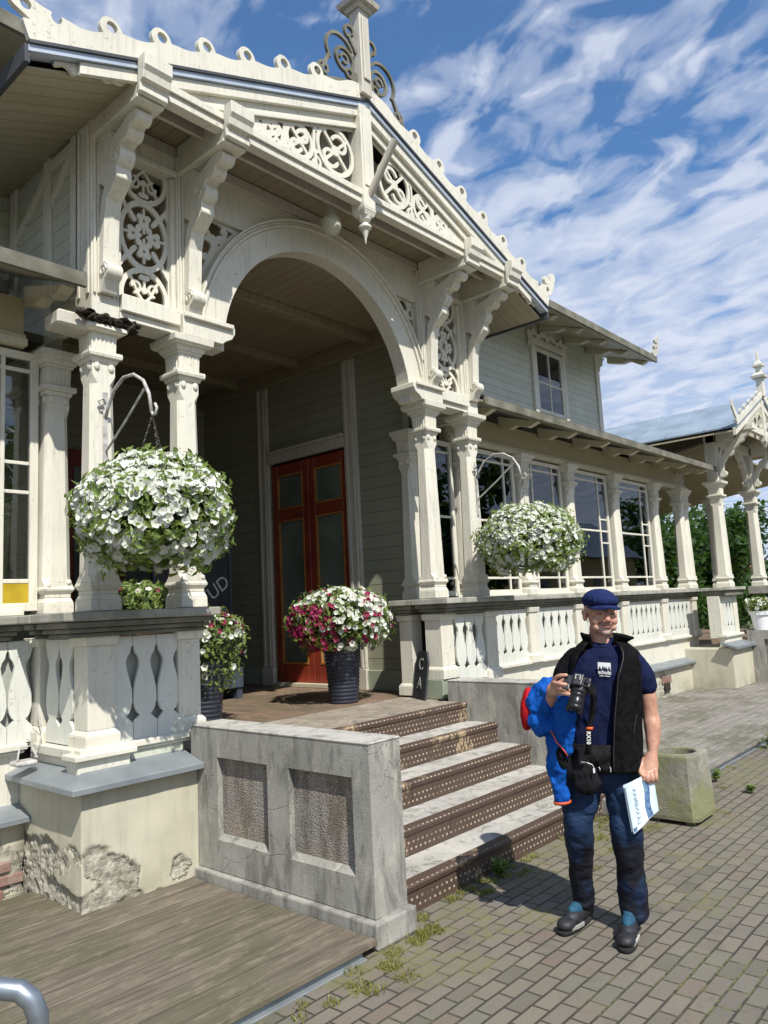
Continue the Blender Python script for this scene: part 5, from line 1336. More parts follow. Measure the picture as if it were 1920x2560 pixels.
for i, (x, y, h, r, lb) in enumerate(((21, 10.2, 4.6, 2.2, 'dense dark green tree seen left of the open veranda post'), (24.5, 10.6, 4.8, 2.4, 'bushy green tree seen between the veranda post and far porch column'), (30, 11.8, 5.0, 2.6, 'rounded green tree further back behind the far porch columns'), (27, 8.6, 4.4, 1.9, 'leafy green tree directly behind the first far porch column'), (38, 11.5, 5.2, 2.8, 'distant green tree at the right edge behind the far porch'))):
    tree(x, y, h, r, 40 + i, lb, n=3400)
tree(36, 15.5, 2.6, 2.2, 50, 'low green shrub in front of the distant red roofed house', n=1500)
H = thing('distant_house', 'distant house with a red tiled roof glimpsed between the far porch columns', 'house', (52, 17, 0))
MB().box(48, 58, 15, 21, 0, 2.2).build('wall', M['cream'], H)
MB().prism([(14.4, 2.1), (21.6, 2.1), (18, 4.6)], lambda u, v: (47.5, u, v), lambda u, v: (58.5, u, v)).build('roof', simple('clay_roof', (.33, .10, .05), .8, scale=2), H)
MB().box(50, 51.2, 14.96, 15.0, .8, 1.8).build('window', M['glass'], H); MB().box(54, 55.2, 14.96, 15.0, .8, 1.8).build('window', M['glass'], H)
Y2 = thing('yellow_house', 'yellow rendered house with a grey roof across the street', 'house', (47, -17, 0))  # stands out of view, added for the window glass to reflect
MB().box(40, 56, -21, -14, 0, 4.6).build('wall', simple('yellow_render', (.62, .50, .22), .8, scale=1), Y2)
MB().prism([(-22, 4.5), (-13.4, 4.5), (-17.5, 7.6)], lambda u, v: (39.4, u, v), lambda u, v: (56.6, u, v)).build('roof', M['roofm'], Y2)
for x in (42, 45.5, 49, 52.5): MB().box(x, x + 1.1, -14, -13.95, 1.2, 3.2).build('window', M['glass'], Y2)
for i, (x, y, h, r) in enumerate(((28, -11, 8.5, 3.4), (34, -17, 10, 4), (20, -13, 8, 3.2), (66, -18, 10, 4.5), (12, -17, 9, 3.6), (4, -20, 9, 4))):  # trees added beyond the view so the glazed wing mirrors greenery
    tree(x, y, h, r, 60 + i, ['broad tree across the street opposite the glazed wing', 'tall tree beside the yellow house', 'green tree across the street nearest the steps', 'tall tree beyond the yellow house', 'street tree opposite the porch', 'street tree behind the viewpoint'][i], group='trees across the street', n=2200, ls=.30)
# ================================================================ the man with the camera
PO = Vector((3.80, 1.98, 0)); PR = -R(62.48)
def pthing(name, label, cat, at=(0, 0, 0)):
    a = Vector(at); w = Matrix.Rotation(PR, 3, 'Z') @ a + PO
    t = thing(name, label, cat, w, PR); t['_a'] = list(a); return t
def pb(name, mb, mat, parent, root=None, remesh=0, smooth=True, wr=0, wrs=.06, sm=6, bevel=0, solid=0):
    """link a mesh given in the man's own frame under its thing; optional voxel union, smoothing and wrinkles"""
    r = root or parent; a = Vector(r['_a'])
    me = bpy.data.meshes.new(name); me.from_pydata([tuple(Vector(v) - a) for v in mb.v], [], mb.f); me.update()
    bm = bmesh.new(); bm.from_mesh(me); bmesh.ops.recalc_face_normals(bm, faces=bm.faces); bm.to_mesh(me); bm.free()
    o = bpy.data.objects.new(name, me); COL.objects.link(o); me.materials.append(mat); o.parent = parent
    if smooth:
        for p in me.polygons: p.use_smooth = True
    if solid:
        s_ = o.modifiers.new('solid', 'SOLIDIFY'); s_.thickness = solid; s_.offset = 0
    if remesh:
        q = o.modifiers.new('remesh', 'REMESH'); q.mode = 'VOXEL'; q.voxel_size = remesh; q.use_smooth_shade = True
        if sm: q = o.modifiers.new('smooth', 'SMOOTH'); q.factor = .5; q.iterations = sm
    if wr:
        tx = bpy.data.textures.new(name + '_folds', 'CLOUDS'); tx.noise_scale = wrs; tx.noise_depth = 2
        d = o.modifiers.new('folds', 'DISPLACE'); d.texture = tx; d.strength = wr; d.mid_level = .5; d.texture_coords = 'LOCAL'
    if bevel:
        b = o.modifiers.new('bevel', 'BEVEL'); b.width = bevel; b.segments = 2; b.limit_method = 'ANGLE'
    return o
def limb(m, pts, n=14, sub=4):
    """pts: (x,y,z,rx[,ry]) - smooth chain of closed rings"""
    P_ = [Vector(p[:3]) for p in pts]; Rr = [(p[3], p[4] if len(p) > 4 else p[3]) for p in pts]
    pp = []; rr = []
    for i in range(len(P_) - 1):
        p0 = P_[max(i - 1, 0)]; p1 = P_[i]; p2 = P_[i + 1]; p3 = P_[min(i + 2, len(P_) - 1)]
        for k in range(sub):
            t = k / sub; t2 = t * t; t3 = t2 * t
            pp.append(.5 * ((2 * p1) + (p2 - p0) * t + (2 * p0 - 5 * p1 + 4 * p2 - p3) * t2 + (3 * p1 - p0 - 3 * p2 + p3) * t3))
            s_ = t2 * (3 - 2 * t); rr.append((Rr[i][0] * (1 - s_) + Rr[i + 1][0] * s_, Rr[i][1] * (1 - s_) + Rr[i + 1][1] * s_))
    pp.append(P_[-1]); rr.append(Rr[-1]); rings = []
    ref = Vector((1, 0, 0)); d0 = (P_[-1] - P_[0]).normalized()
    if abs(d0.x) > .8: ref = Vector((0, 0, 1))
    for i, p in enumerate(pp):
        d = (pp[min(i + 1, len(pp) - 1)] - pp[max(i - 1, 0)]).normalized(); a = (ref - d * ref.dot(d)).normalized(); b = d.cross(a)
        rings.append([p + a * math.cos(t) * rr[i][0] + b * math.sin(t) * rr[i][1] for t in [2 * math.pi * k / n for k in range(n)]])
    # rounded ends
    def capr(i, sgn):
        p = pp[i]; d = (pp[1] - pp[0]).normalized() * -1 if sgn < 0 else (pp[-1] - pp[-2]).normalized(); c = rings[i]; out = []
        for f, h in ((.8, .5), (.4, .85)): out.append([p + (v - p) * f + d * h * min(rr[i]) * .8 for v in c])
        return out
    a = capr(0, -1); b = capr(len(pp) - 1, 1)
    m.rings([a[1], a[0]] + rings + [b[0], b[1]]); return m
def skinmat():
    m, t, b, o = newmat('skin'); n = noise(t, o, 30, 4)
    col = mix(t, ramp(t, n, [(.35, 0), (.65, 1)]), (.42, .215, .145), (.52, .29, .20))
    g = N(t, 'ShaderNodeVectorMath', operation='DISTANCE'); L(t, o, g.inputs[0]); g.inputs[1].default_value = (.125, -.10, 1.515)
    st = mathn(t, 'MULTIPLY', ramp(t, g.outputs['Value'], [(.0, 1), (.035, .9), (.075, 0)]), ramp(t, noise(t, o, 260, 2), [(.35, .35), (.65, 1)]))
    col = mix(t, mathn(t, 'MULTIPLY', st, .62), col, (.40, .36, .33))
    g2 = N(t, 'ShaderNodeVectorMath', operation='DISTANCE'); L(t, o, g2.inputs[0]); g2.inputs[1].default_value = (.138, -.115, 1.60)
    col = mix(t, mathn(t, 'MULTIPLY', ramp(t, g2.outputs['Value'], [(.0, 1), (.055, 0)]), .45), col, (.55, .20, .15))
    L(t, col, b.inputs['Base Color']); b.inputs['Roughness'].default_value = .5; b.inputs['Subsurface Weight'].default_value = .08; b.inputs['Subsurface Radius'].default_value = (.02, .008, .004)
    bump(t, b, noise(t, o, 150, 3), .15, .002); return m
M['skin'] = skinmat()
def cloth(name, c, c2=None, scale=6, rough=.85, fold=(7, 7, 3.2), amt=.030):
    m, t, b, o = newmat(name); L(t, mix(t, ramp(t, noise(t, o, scale, 4), [(.35, 0), (.65, 1)]), c2 or tuple(x * .7 for x in c), c), b.inputs['Base Color'])
    b.inputs['Roughness'].default_value = rough; b.inputs['Specular IOR Level'].default_value = .08
    f = noise(t, mapv(t, o, fold), 1.5, 2, .45, 1.2); h = mathn(t, 'ADD', mathn(t, 'MULTIPLY', f, 1), mathn(t, 'MULTIPLY', noise(t, o, 420, 2), .02)); bump(t, b, h, .8, amt); return m
M['tshirt'] = cloth('navy_tshirt', (.010, .015, .050)); M['vestm'] = cloth('black_fleece', (.004, .004, .0045), (.009, .009, .010), 40, 1.0)
M['capm'] = cloth('navy_cap_cloth', (.018, .030, .105)); M['jblue'] = cloth('blue_softshell', (.008, .10, .42), (.006, .06, .30), 12, .6)
M['jred'] = cloth('red_lining', (.45, .015, .02)); M['jor'] = simple('orange_trim', (.70, .10, .02), .6, bmp=0); M['bagm'] = cloth('black_nylon', (.008, .008, .009), (.016, .016, .018), 12, .9)
def trous():
    m, t, b, o = newmat('hiking_trousers'); sp = N(t, 'ShaderNodeSeparateXYZ'); L(t, o, sp.inputs[0])
    zz = mathn(t, 'ADD', sp.outputs[2], mathn(t, 'MULTIPLY', noise(t, o, 6, 2), .16))
    f = ramp(t, zz, [(.30, 1), (.56, 1), (.60, 0), (.95, 0)], 'LINEAR')
    side = ramp(t, noise(t, o, 4.5, 2), [(.52, 0), (.56, 1)])
    col = mix(t, mathn(t, 'MULTIPLY', f, mathn(t, 'SUBTRACT', 1, mathn(t, 'MULTIPLY', side, .6))), (.007, .024, .066), (.005, .006, .012))
    L(t, col, b.inputs['Base Color']); b.inputs['Roughness'].default_value = .75; b.inputs['Specular IOR Level'].default_value = .3; bump(t, b, mathn(t, 'ADD', noise(t, mapv(t, o, (4.5, 4.5, 8)), 1.3, 2, .45, 1.3), mathn(t, 'MULTIPLY', noise(t, o, 350, 2), .02)), .6, .035); return m
M['trous'] = trous(); M['shoe'] = simple('shoe_leather', (.02, .022, .028), .6, c2=(.012, .012, .015), scale=30, bscale=120); M['teal'] = simple('teal_shoe_mesh', (.012, .085, .15), .8, c2=(.008, .05, .09), scale=60, bscale=200)
M['sole'] = simple('pale_sole', (.42, .42, .38), .8); M['solek'] = simple('rubber_sole', (.012, .012, .012), .9)
M['lip'] = simple('lip', (.36, .12, .10), .45, bmp=0); M['linedark'] = simple('skin_crease', (.07, .025, .02), .8, bmp=0); M['stub'] = simple('grey_hair', (.16, .13, .11), .9, bmp=.8, bscale=300)
M['paper'] = simple('leaflet_paper', (.70, .78, .84), .6, c2=(.60, .72, .80), scale=9, bmp=0); M['pblue'] = simple('leaflet_blue', (.16, .30, .40), .6, c2=(.05, .10, .26), scale=40, bmp=0); M['ptext'] = simple('leaflet_print', (.30, .42, .46), .6, bmp=0)
M['logo'] = simple('white_print', (.80, .80, .80), .8, bmp=0); M['camb'] = simple('camera_body', (.018, .018, .02), .42, bmp=.3, bscale=500, bdist=.0006); M['caml'] = simple('lens_barrel', (.03, .03, .033), .28, bmp=0, metal=.5); M['lensg'] = simple('lens_glass', (.004, .004, .006), .05, bmp=0)

M['caml2'] = simple('dark_zip', (.03, .03, .03), .35, bmp=.5, bscale=600)
man = pthing('person', 'man in navy flat cap and t-shirt with open black vest standing before the steps', 'person')
HD = Vector((.105, -.005, 1.605)); HR = Matrix.Rotation(R(17), 3, 'Z') @ Matrix.Rotation(R(3), 3, 'Y')
def hd(x, y, z): return HD + HR @ Vector((x, y, z))
m = MB()
def he(c, r): m.ell(hd(*c), r, 16, 10, HR)
he((0, .018, .045), (.079, .098, .092)); he((0, -.022, -.008), (.071, .076, .088)); he((0, -.03, -.062), (.058, .058, .042)); he((0, -.078, -.086), (.026, .022, .020))
for s_ in (-1, 1):
    he((s_ * .043, -.060, -.028), (.028, .026, .026)); he((s_ * .030, -.082, .036), (.028, .014, .009)); he((s_ * .083, .012, .0), (.010, .022, .034)); he((s_ * .087, .018, .016), (.010, .018, .018)); he((s_ * .0135, -.104, -.030), (.0105, .012, .009))
    he((s_ * .033, -.078, .012), (.015, .012, .008)); he((s_ * .046, -.06, -.062), (.018, .022, .02))
he((0, -.082, -.055), (.030, .018, .020)); he((0, -.088, -.068), (.022, .012, .008))
limb(m, [(*hd(0, -.086, .020), .010), (*hd(0, -.102, .0), .011), (*hd(0, -.116, -.024), .0155)], 10)
limb(m, [(.098, .01, 1.55, .056, .060), (.097, .012, 1.49, .060, .062), (.098, .012, 1.44, .075, .07)], 16)
limb(m, [(.07, .01, .92, .12, .09), (.085, .01, 1.15, .135, .095), (.10, .01, 1.34, .15, .085), (.10, .012, 1.43, .09, .06)], 18)
limb(m, [(.19, .01, 1.36, .04), (.262, .005, 1.315, .044), (.303, .005, 1.20, .047), (.314, .012, 1.09, .041), (.318, .0, 1.03, .044, .046), (.312, -.02, .96, .036, .038), (.304, -.038, .905, .026, .031), (.300, -.045, .88, .027, .031)], 16)
limb(m, [(-.03, .01, 1.40, .05), (-.10, .0, 1.32, .048), (-.165, .0, 1.20, .044), (-.205, -.02, 1.11, .040), (-.20, -.12, 1.14, .042), (-.178, -.22, 1.205, .030), (-.168, -.26, 1.23, .027)], 14)
# near (image-right) hand: fist with the leaflet clamped in the fingers
limb(m, [(.298, -.045, .885, .030, .030), (.285, -.060, .845, .043, .026), (.276, -.072, .812, .043, .024)], 14)
for i, (kx, dz) in enumerate(((.243, .004), (.265, .0), (.287, .002), (.307, .008))):
    limb(m, [(kx, -.078, .808 + dz, .0115), (kx - .001, -.100, .800 + dz, .0115), (kx - .002, -.110, .780 + dz, .0108), (kx - .002, -.098, .763 + dz, .0102), (kx - .001, -.072, .766 + dz, .0095)], 8)
limb(m, [(.258, -.050, .865, .015), (.236, -.072, .838, .0145), (.232, -.098, .812, .012), (.244, -.116, .797, .0105)], 8)
# other hand: fingers wrapped round the camera grip
limb(m, [(-.170, -.262, 1.228, .028, .026), (-.166, -.285, 1.250, .030, .038), (-.150, -.300, 1.262, .026, .042)], 14)
limb(m, [(-.158, -.292, 1.296, .012), (-.140, -.325, 1.316, .0112), (-.118, -.345, 1.327, .0105), (-.088, -.352, 1.328, .0095)], 8)
for kz, kx, ex in ((1.288, -.160, -.092), (1.262, -.150, -.078), (1.240, -.140, -.080)):
    limb(m, [(kx, -.300, kz - .005, .0125), (kx + .012, -.340, kz + .002, .0122), (kx + .042, -.365, kz + .0, .0112), (ex, -.366, kz - .004, .0095)], 8)
limb(m, [(-.150, -.268, 1.262, .015), (-.125, -.262, 1.285, .013), (-.095, -.272, 1.300, .011)], 8)
pb('body', m, M['skin'], man, remesh=.0042, sm=3)
# face details; dark tubes paint the shade of eye slits, mouth and smile folds
m = MB(); m.tube([hd(*p) for p in ((-.040, -.079, -.040), (-.026, -.096, -.0485), (-.010, -.106, -.0515), (0, -.1085, -.0535), (.010, -.106, -.0515), (.026, -.096, -.0485), (.040, -.079, -.040))], [.001, .0022, .0026, .003, .0026, .0022, .001], 6)
pb('mouth', m, M['linedark'], man)
m = MB(); m.tube([hd(*p) for p in ((-.026, -.093, -.054), (-.012, -.104, -.059), (0, -.106, -.060), (.012, -.104, -.059), (.026, -.093, -.054))], [.001, .0042, .005, .0042, .001], 8)
pb('lower_lip', m, M['lip'], man)
for s_ in (-1, 1):
    m = MB(); m.tube([hd(*p) for p in ((s_ * .048, -.079, .008), (s_ * .036, -.0905, .0065), (s_ * .024, -.091, .007), (s_ * .017, -.087, .009))], [.001, .0028, .0028, .001], 6); pb('eye', m, M['linedark'], man)
    m = MB(); m.tube([hd(*p) for p in ((s_ * .052, -.080, .031), (s_ * .036, -.0975, .037), (s_ * .018, -.0985, .033))], [.001, .003, .002], 6); pb('eyebrow', m, M['stub'], man)
    m = MB(); m.tube([hd(*p) for p in ((s_ * .018, -.108, -.026), (s_ * .030, -.098, -.035), (s_ * .044, -.082, -.046), (s_ * .047, -.074, -.056))], [.0006, .0018, .0018, .0006], 5); pb('smile_line', m, M['linedark'], man)
# cap
m = MB(); m.ell(hd(0, .014, .080), (.089, .112, .064), 22, 12, HR); m.ell(hd(0, -.040, .076), (.084, .088, .046), 20, 10, HR); cp = pb('flat_cap', m, M['capm'], man, remesh=.005, sm=4, wr=.004, wrs=.03)
m = MB(); rs = []
for k, (w, y, z, t_) in enumerate(((.090, -.070, .052, .009), (.086, -.105, .047, .009), (.066, -.132, .041, .007), (.03, -.147, .038, .005))):
    rs.append([hd(w * math.cos(a), y + abs(math.sin(a)) * -.004 + (1 - abs(math.cos(a))) * 0 + .025 * math.cos(a) ** 2, z + t_ * math.sin(a) - .012 * math.cos(a) ** 2) for a in [2 * math.pi * i / 20 for i in range(20)]])
m.rings(rs); pb('cap_peak', m, M['capm'], cp, root=man)
# t-shirt
m = MB()
limb(m, [(.045, .0, .895, .160, .115), (.055, .0, 1.0, .160, .122), (.075, .0, 1.15, .162, .128), (.095, .0, 1.28, .178, .124), (.102, .008, 1.37, .172, .102), (.102, .012, 1.418, .130, .082), (.100, .012, 1.452, .080, .072)], 28)
limb(m, [(.18, .01, 1.385, .052), (.252, .008, 1.352, .060), (.290, .005, 1.28, .060), (.303, .005, 1.218, .060)], 16)
limb(m, [(.0, .01, 1.385, .050), (-.055, .006, 1.345, .055), (-.10, .0, 1.28, .054), (-.125, -.0, 1.235, .05)], 16)
ts = pb('t_shirt', m, M['tshirt'], man, remesh=.008, sm=5, wr=.016, wrs=.075)
m = MB(); m.tube([Vector((.099 + .074 * math.cos(t), .008 + .070 * math.sin(t), 1.455 + .012 * math.sin(t))) for t in [2 * math.pi * k / 28 for k in range(29)]], .0075, 8); pb('neckband', m, M['tshirt'], ts, root=man)
# printed logo on the chest: white block with dark hills, lettering below
def chest(u, v):
    """logo frame -> chest surface (u right, v up, metres)"""
    return Vector((.098 + u, -.1305 + abs(u) * .05 + (1.33 - 1.31) * .0, 1.318 + v - u * .10))
lt = lambda u, v, w: chest(u, v) + Vector((0, w, 0))
lg = MB(); lg.prism([(-.032, .008), (.032, .008), (.034, .048), (-.030, .048)], lambda u, v: chest(u, v) + Vector((0, -.0015, 0)), lambda u, v: chest(u, v) + Vector((0, .001, 0)))
lo_ = pb('shirt_print', lg, M['logo'], ts, root=man, smooth=False)
for x0, h, w in ((-.022, .020, .009), (-.006, .024, .007), (.004, .022, .006), (.012, .018, .005), (.024, .022, .007)):
    q = MB(); q.prism([(x0 - w, .009), (x0 + w, .009), (x0 + w * .4, .009 + h * .6), (x0, .009 + h), (x0 - w * .4, .009 + h * .55)], lambda u, v: chest(u, v) + Vector((0, -.0035, 0)), lambda u, v: chest(u, v) + Vector((0, -.0016, 0)))
    pb('print_hill', q, M['tshirt'], lo_, root=man, smooth=False)
def ptext(body, size, mat, name, parent, frame, bold=0):
    cu = bpy.data.curves.new(name, 'FONT'); cu.body = body; cu.size = size; cu.extrude = .0006; cu.align_x = 'CENTER'; cu.align_y = 'CENTER'; cu.offset = bold
    o = bpy.data.objects.new(name, cu); COL.objects.link(o); dg = bpy.context.evaluated_depsgraph_get(); dg.update()
    me = bpy.data.meshes.new_from_object(o.evaluated_get(dg)); bpy.data.objects.remove(o)
    mb = MB(); mb.add([frame(v.co.x, v.co.y) + Vector((0, -.001 if v.co.z > 0 else .001, 0)) for v in me.vertices], [tuple(p.vertices) for p in me.polygons])
    return mb
pb('print_text', ptext('schulz', .026, M['logo'], 't', ts, lambda u, v: chest(u, v - .002) + Vector((0, -.003, 0)), .0008), M['logo'], lo_, root=man, smooth=False)
pb('print_text', ptext('aktiv reisen', .0115, M['logo'], 't', ts, lambda u, v: chest(u, v - .019) + Vector((0, -.003, 0)), .0002), M['logo'], lo_, root=man, smooth=False)
# open vest
RG = [(.815, .062, .185, .150), (.92, .065, .188, .152), (1.05, .075, .188, .152), (1.2, .090, .190, .150), (1.32, .101, .190, .143), (1.40, .103, .172, .122), (1.445, .101, .128, .102), (1.47, .100, .096, .088)]
def torso(z, th, off=0):
    zs = [r[0] for r in RG]; cx, rx, ry = (np.interp(z, zs, [r[k] for r in RG]) for k in (1, 2, 3))
    return Vector((cx + (rx + off) * math.sin(th), .004 - (ry + off) * math.cos(th), z))
def grid(f, nu, nv):
    m = MB(); vs = [f(i / nu, j / nv) for j in range(nv + 1) for i in range(nu + 1)]
    m.add(vs, [(j * (nu + 1) + i, j * (nu + 1) + i + 1, (j + 1) * (nu + 1) + i + 1, (j + 1) * (nu + 1) + i) for j in range(nv) for i in range(nu)]); return m
def vr(u, v):
    z = .815 + v * .655; th0 = R(np.interp(z, [.8, 1.1, 1.3, 1.47], [9, 12, 16, 38])); th = th0 + (R(178) - th0) * u
    return torso(z - .012 * math.sin(u * 3.1), th, .010 + .006 * math.sin(9 * u + 3 * v))
def vl(u, v):
    z = .86 + v * .61; th0 = -R(np.interp(z, [.8, 1.15, 1.3, 1.40, 1.47], [74, 70, 58, 44, 38])); th = th0 + (-R(182) - th0) * u
    return torso(z, th, .010 + .006 * math.sin(8 * u + 2 * v))
vs_ = pb('vest', grid(vr, 34, 34), M['vestm'], man, solid=.009, wr=.010, wrs=.09)
m = MB(); limb(m, [(.02, .012, 1.415, .040, .06), (-.050, .008, 1.372, .062), (-.100, .003, 1.30, .066), (-.130, .0, 1.225, .064)], 18); pb('vest_shoulder', m, M['vestm'], man, remesh=.008, sm=4, wr=.012, wrs=.06)
pb('vest_side', grid(vl, 30, 30), M['vestm'], man, solid=.009, wr=.010, wrs=.09)
def col_(u, v):
    th = R(34) + u * R(292); fl = .018 + .060 * max(0, math.sin(th)) ** 1.5
    cx, rx, ry = .10, .088, .080
    return Vector((cx + (rx + v * fl) * math.sin(th), .008 - (ry + v * .025) * math.cos(th), 1.452 + v * (.058 - .022 * max(0, math.sin(th))) + .008 * math.sin(3 * th)))
pb('vest_collar', grid(col_, 40, 6), M['vestm'], vs_, root=man, solid=.010, wr=.006, wrs=.05)
m = MB(); m.tube([torso(z, R(np.interp(z, [.8, 1.1, 1.3, 1.47], [9, 12, 16, 38])) + .03, .022) for z in np.linspace(.83, 1.44, 22)], .0028, 6); pb('vest_zip', m, M['caml2'], vs_, root=man)
for z0_ in (1.0,):
    m = MB(); m.tube([torso(z0_ + .05 * k / 6 * 2, R(42) + k * .02, .022) for k in range(7)], .0022, 5); pb('pocket_zip', m, M['caml2'], vs_, root=man)
# trousers
m = MB()
limb(m, [(.050, .005, .95, .150, .112), (.045, .008, .86, .168, .118), (.045, .012, .77, .172, .115)], 24)
limb(m, [(-.040, .010, .82, .100, .105), (-.070, .0, .68, .098, .098), (-.092, -.015, .56, .080, .084), (-.098, -.005, .48, .074, .078), (-.100, .045, .36, .068, .074), (-.104, .085, .24, .060, .066), (-.104, .108, .14, .056, .066), (-.100, .112, .095, .058, .070)], 20)
limb(m, [(.130, .010, .82, .098, .105), (.142, -.008, .68, .092, .098), (.140, -.035, .54, .079, .084), (.142, -.035, .45, .077, .080), (.146, -.005, .32, .074, .076), (.150, .010, .20, .073, .078), (.148, .016, .12, .070, .080), (.146, .014, .075, .068, .080)], 20)
pb('trousers', m, M['trous'], man, remesh=.008, sm=4, wr=.026, wrs=.085)
# shoes
def shoe(hx, hy, tx_, ty, lift=0):
    h = Vector((hx, hy, 0)); d = (Vector((tx_, ty, 0)) - h); Ln = d.length; d.normalize(); s_ = Vector((-d.y, d.x, 0))
    def q(a, b, z): return h + d * a * Ln + s_ * b + Vector((0, 0, z))
    m = MB(); ax = Matrix((s_, d, Vector((0, 0, 1)))).transposed()
    for a, b, z, r in ((.10, 0, .055, (.040, .048, .045)), (.30, 0, .062, (.042, .07, .050)), (.55, 0, .050, (.046, .075, .042)), (.82, 0, .040, (.048, .055, .032))): m.ell(q(a, b, z), r, 14, 8, ax)
    m.tube([q(.16, 0, .06), q(.16, 0, .12)], [.042, .044], 14)
    S_ = pb('shoe', m, M['shoe'], man, remesh=.006, sm=3)
    m = MB(); o = []
    for k in range(28):
        t = 2 * math.pi * k / 28; a = .5 + .53 * math.cos(t); w = .036 + .014 * max(0, min(1, (a - .15) * 1.6)); b = w * math.copysign(abs(math.sin(t)) ** .7, math.sin(t)); o.append((a, b))
    m.rings([[q(a, b, .0) for a, b in o], [q(a, b * 1.04, .014) for a, b in o], [q(a, b, .020) for a, b in o]]); pb('sole', m, M['solek'], S_, root=man)
    m = MB()
    for k in range(2, 12):
        t = 2 * math.pi * k / 28 if False else 0
    seg = [(.62 + .03 * k, -.0505) for k in range(8)]
    m.rings([[q(a, b * (1 - max(0, a - .6) * .7), z) for (b, z) in ((.050, .016), (.054, .034), (.044, .034), (.040, .016))] for a in [.50 + .05 * k for k in range(8)]])
    pb('sole_rim', m, M['sole'], S_, root=man, smooth=False)
    m = MB(); m.ell(q(.42, 0, .086), (.034, .080, .032), 12, 8, ax); m.ell(q(.26, 0, .108), (.036, .045, .026), 12, 8, ax); pb('tongue', m, M['teal'], S_, root=man, remesh=.006, sm=2)
    m = MB()
    for a in (.36, .44, .52, .60): m.tube([q(a, -.026, .094 - (a - .36) * .08), q(a + .03, 0, .110 - (a - .36) * .11), q(a, .026, .094 - (a - .36) * .08)], .0025, 5)
    pb('laces', m, M['solek'], S_, root=man)
shoe(-.078, .175, -.222, -.085); shoe(.138, .060, .080, -.245)

# ---- waist bag
bg = pthing('waist_bag', 'black nylon waist bag hanging below the man\'s t-shirt', 'bag', (0, -.15, .8))
m = MB(); limb(m, [(-.095, -.110, .895, .040, .03), (-.03, -.140, .900, .045, .028), (.05, -.142, .90, .045, .028), (.11, -.11, .905, .04, .028)], 12)
m.ell((-.060, -.130, .835), (.080, .045, .080), 16, 10); m.ell((-.035, -.132, .765), (.075, .040, .060), 14, 8); m.ell((.06, -.120, .85), (.06, .035, .05), 14, 8)
pb('bag_body', m, M['bagm'], bg, remesh=.007, sm=4, wr=.012, wrs=.05)
rs = []
m = grid(lambda u, v: torso(.91 + v * .045, R(-180) + u * R(360), .004 if abs(u - .5) > .2 else -.0), 48, 1); pb('belt', m, M['bagm'], bg, solid=.004)
m = MB(); m.tube([(-.055, -.178, .878), (-.025, -.182, .876), (.0, -.182, .865), (.008, -.182, .845)], .0013, 5); m.box(.001, .010, -.186, -.182, .826, .848); m.tube([(.03, -.170, .852), (.036, -.172, .842), (.034, -.170, .836)], .002, 5); m.tube([(.085, -.158, .85), (.088, -.159, .835), (.086, -.158, .825)], .002, 5)
pb('zip_pulls', m, M['whitep'], bg, smooth=False)

# ---- camera
cm = pthing('camera', 'black bridge camera with a long lens held at chest height by the man', 'camera', (-.05, -.33, 1.25))
lf_ = Vector((-.034, -.072, -.105)).normalized(); xr = (Vector((1, 0, .12)) - lf_ * lf_.dot(Vector((1, 0, .12)))).normalized(); up_ = xr.cross(lf_) * -1
if up_.z < 0: up_ = -up_
C0 = Vector((-.035, -.335, 1.278))
def cq(a, b, c): return C0 + xr * a + up_ * b + lf_ * c
def cbox(m, a0, a1, b0, b1, c0, c1, tp=0):
    m.add([cq(a, b, c) for c in (c0, c1) for a, b in ((a0 + (tp if c == c1 else 0), b0), (a1 - (tp if c == c1 else 0), b0), (a1 - (tp if c == c1 else 0), b1), (a0 + (tp if c == c1 else 0), b1))], [(3, 2, 1, 0), (4, 5, 6, 7), (0, 1, 5, 4), (1, 2, 6, 5), (2, 3, 7, 6), (3, 0, 4, 7)]); return m
m = MB(); cbox(m, -.056, .060, -.040, .036, -.030, .022); cbox(m, -.070, -.034, -.040, .034, -.026, .052); cbox(m, -.024, .028, .030, .058, -.034, .030, .004)
bd = pb('camera_body', m, M['camb'], cm, smooth=False, bevel=.006)
def ctube(r0, r1, c0, c1, n=24):
    m = MB(); rs = []
    for r, c in ((r0, c0), (r1, c1)): rs.append([cq(r * math.cos(2 * math.pi * k / n) + .006, r * math.sin(2 * math.pi * k / n) - .002, c) for k in range(n)])
    return m.rings(rs)
pb('lens_collar', ctube(.040, .038, .018, .045), M['camb'], bd, root=cm, bevel=.002); pb('lens_barrel', ctube(.036, .036, .045, .075), M['caml'], bd, root=cm); pb('focus_ring', ctube(.038, .037, .076, .112), M['caml'], bd, root=cm, bevel=.002); pb('lens_hood', ctube(.039, .041, .113, .140), M['black'], bd, root=cm); pb('lens_glass', ctube(.030, .030, .1395, .1410), M['lensg'], bd, root=cm)
m = MB(); cbox(m, -.010, -.007, .0585, .066, -.020, .004); cbox(m, .012, .015, .0585, .066, -.020, .004); cbox(m, -.010, .015, .0585, .061, -.024, -.021); pb('hot_shoe', m, M['iron'], bd, root=cm, smooth=False)
m = MB(); rs = []
for r, b in ((.014, .037), (.014, .046), (.004, .047)): rs.append([cq(.045 + r * math.cos(t), b, -.004 + r * math.sin(t)) for t in [2 * math.pi * k / 16 for k in range(16)]])
m.rings(rs); pb('mode_dial', m, M['caml'], bd, root=cm, smooth=False, bevel=.001)
def ribbon(pts, w, wd=(1, 0, 0)):
    m = MB(); vs = []; wv = Vector(wd) * w / 2
    for p in pts: vs += [Vector(p) - wv, Vector(p) + wv]
    m.add(vs, [(2 * i, 2 * i + 1, 2 * i + 3, 2 * i + 2) for i in range(len(pts) - 1)]); return m
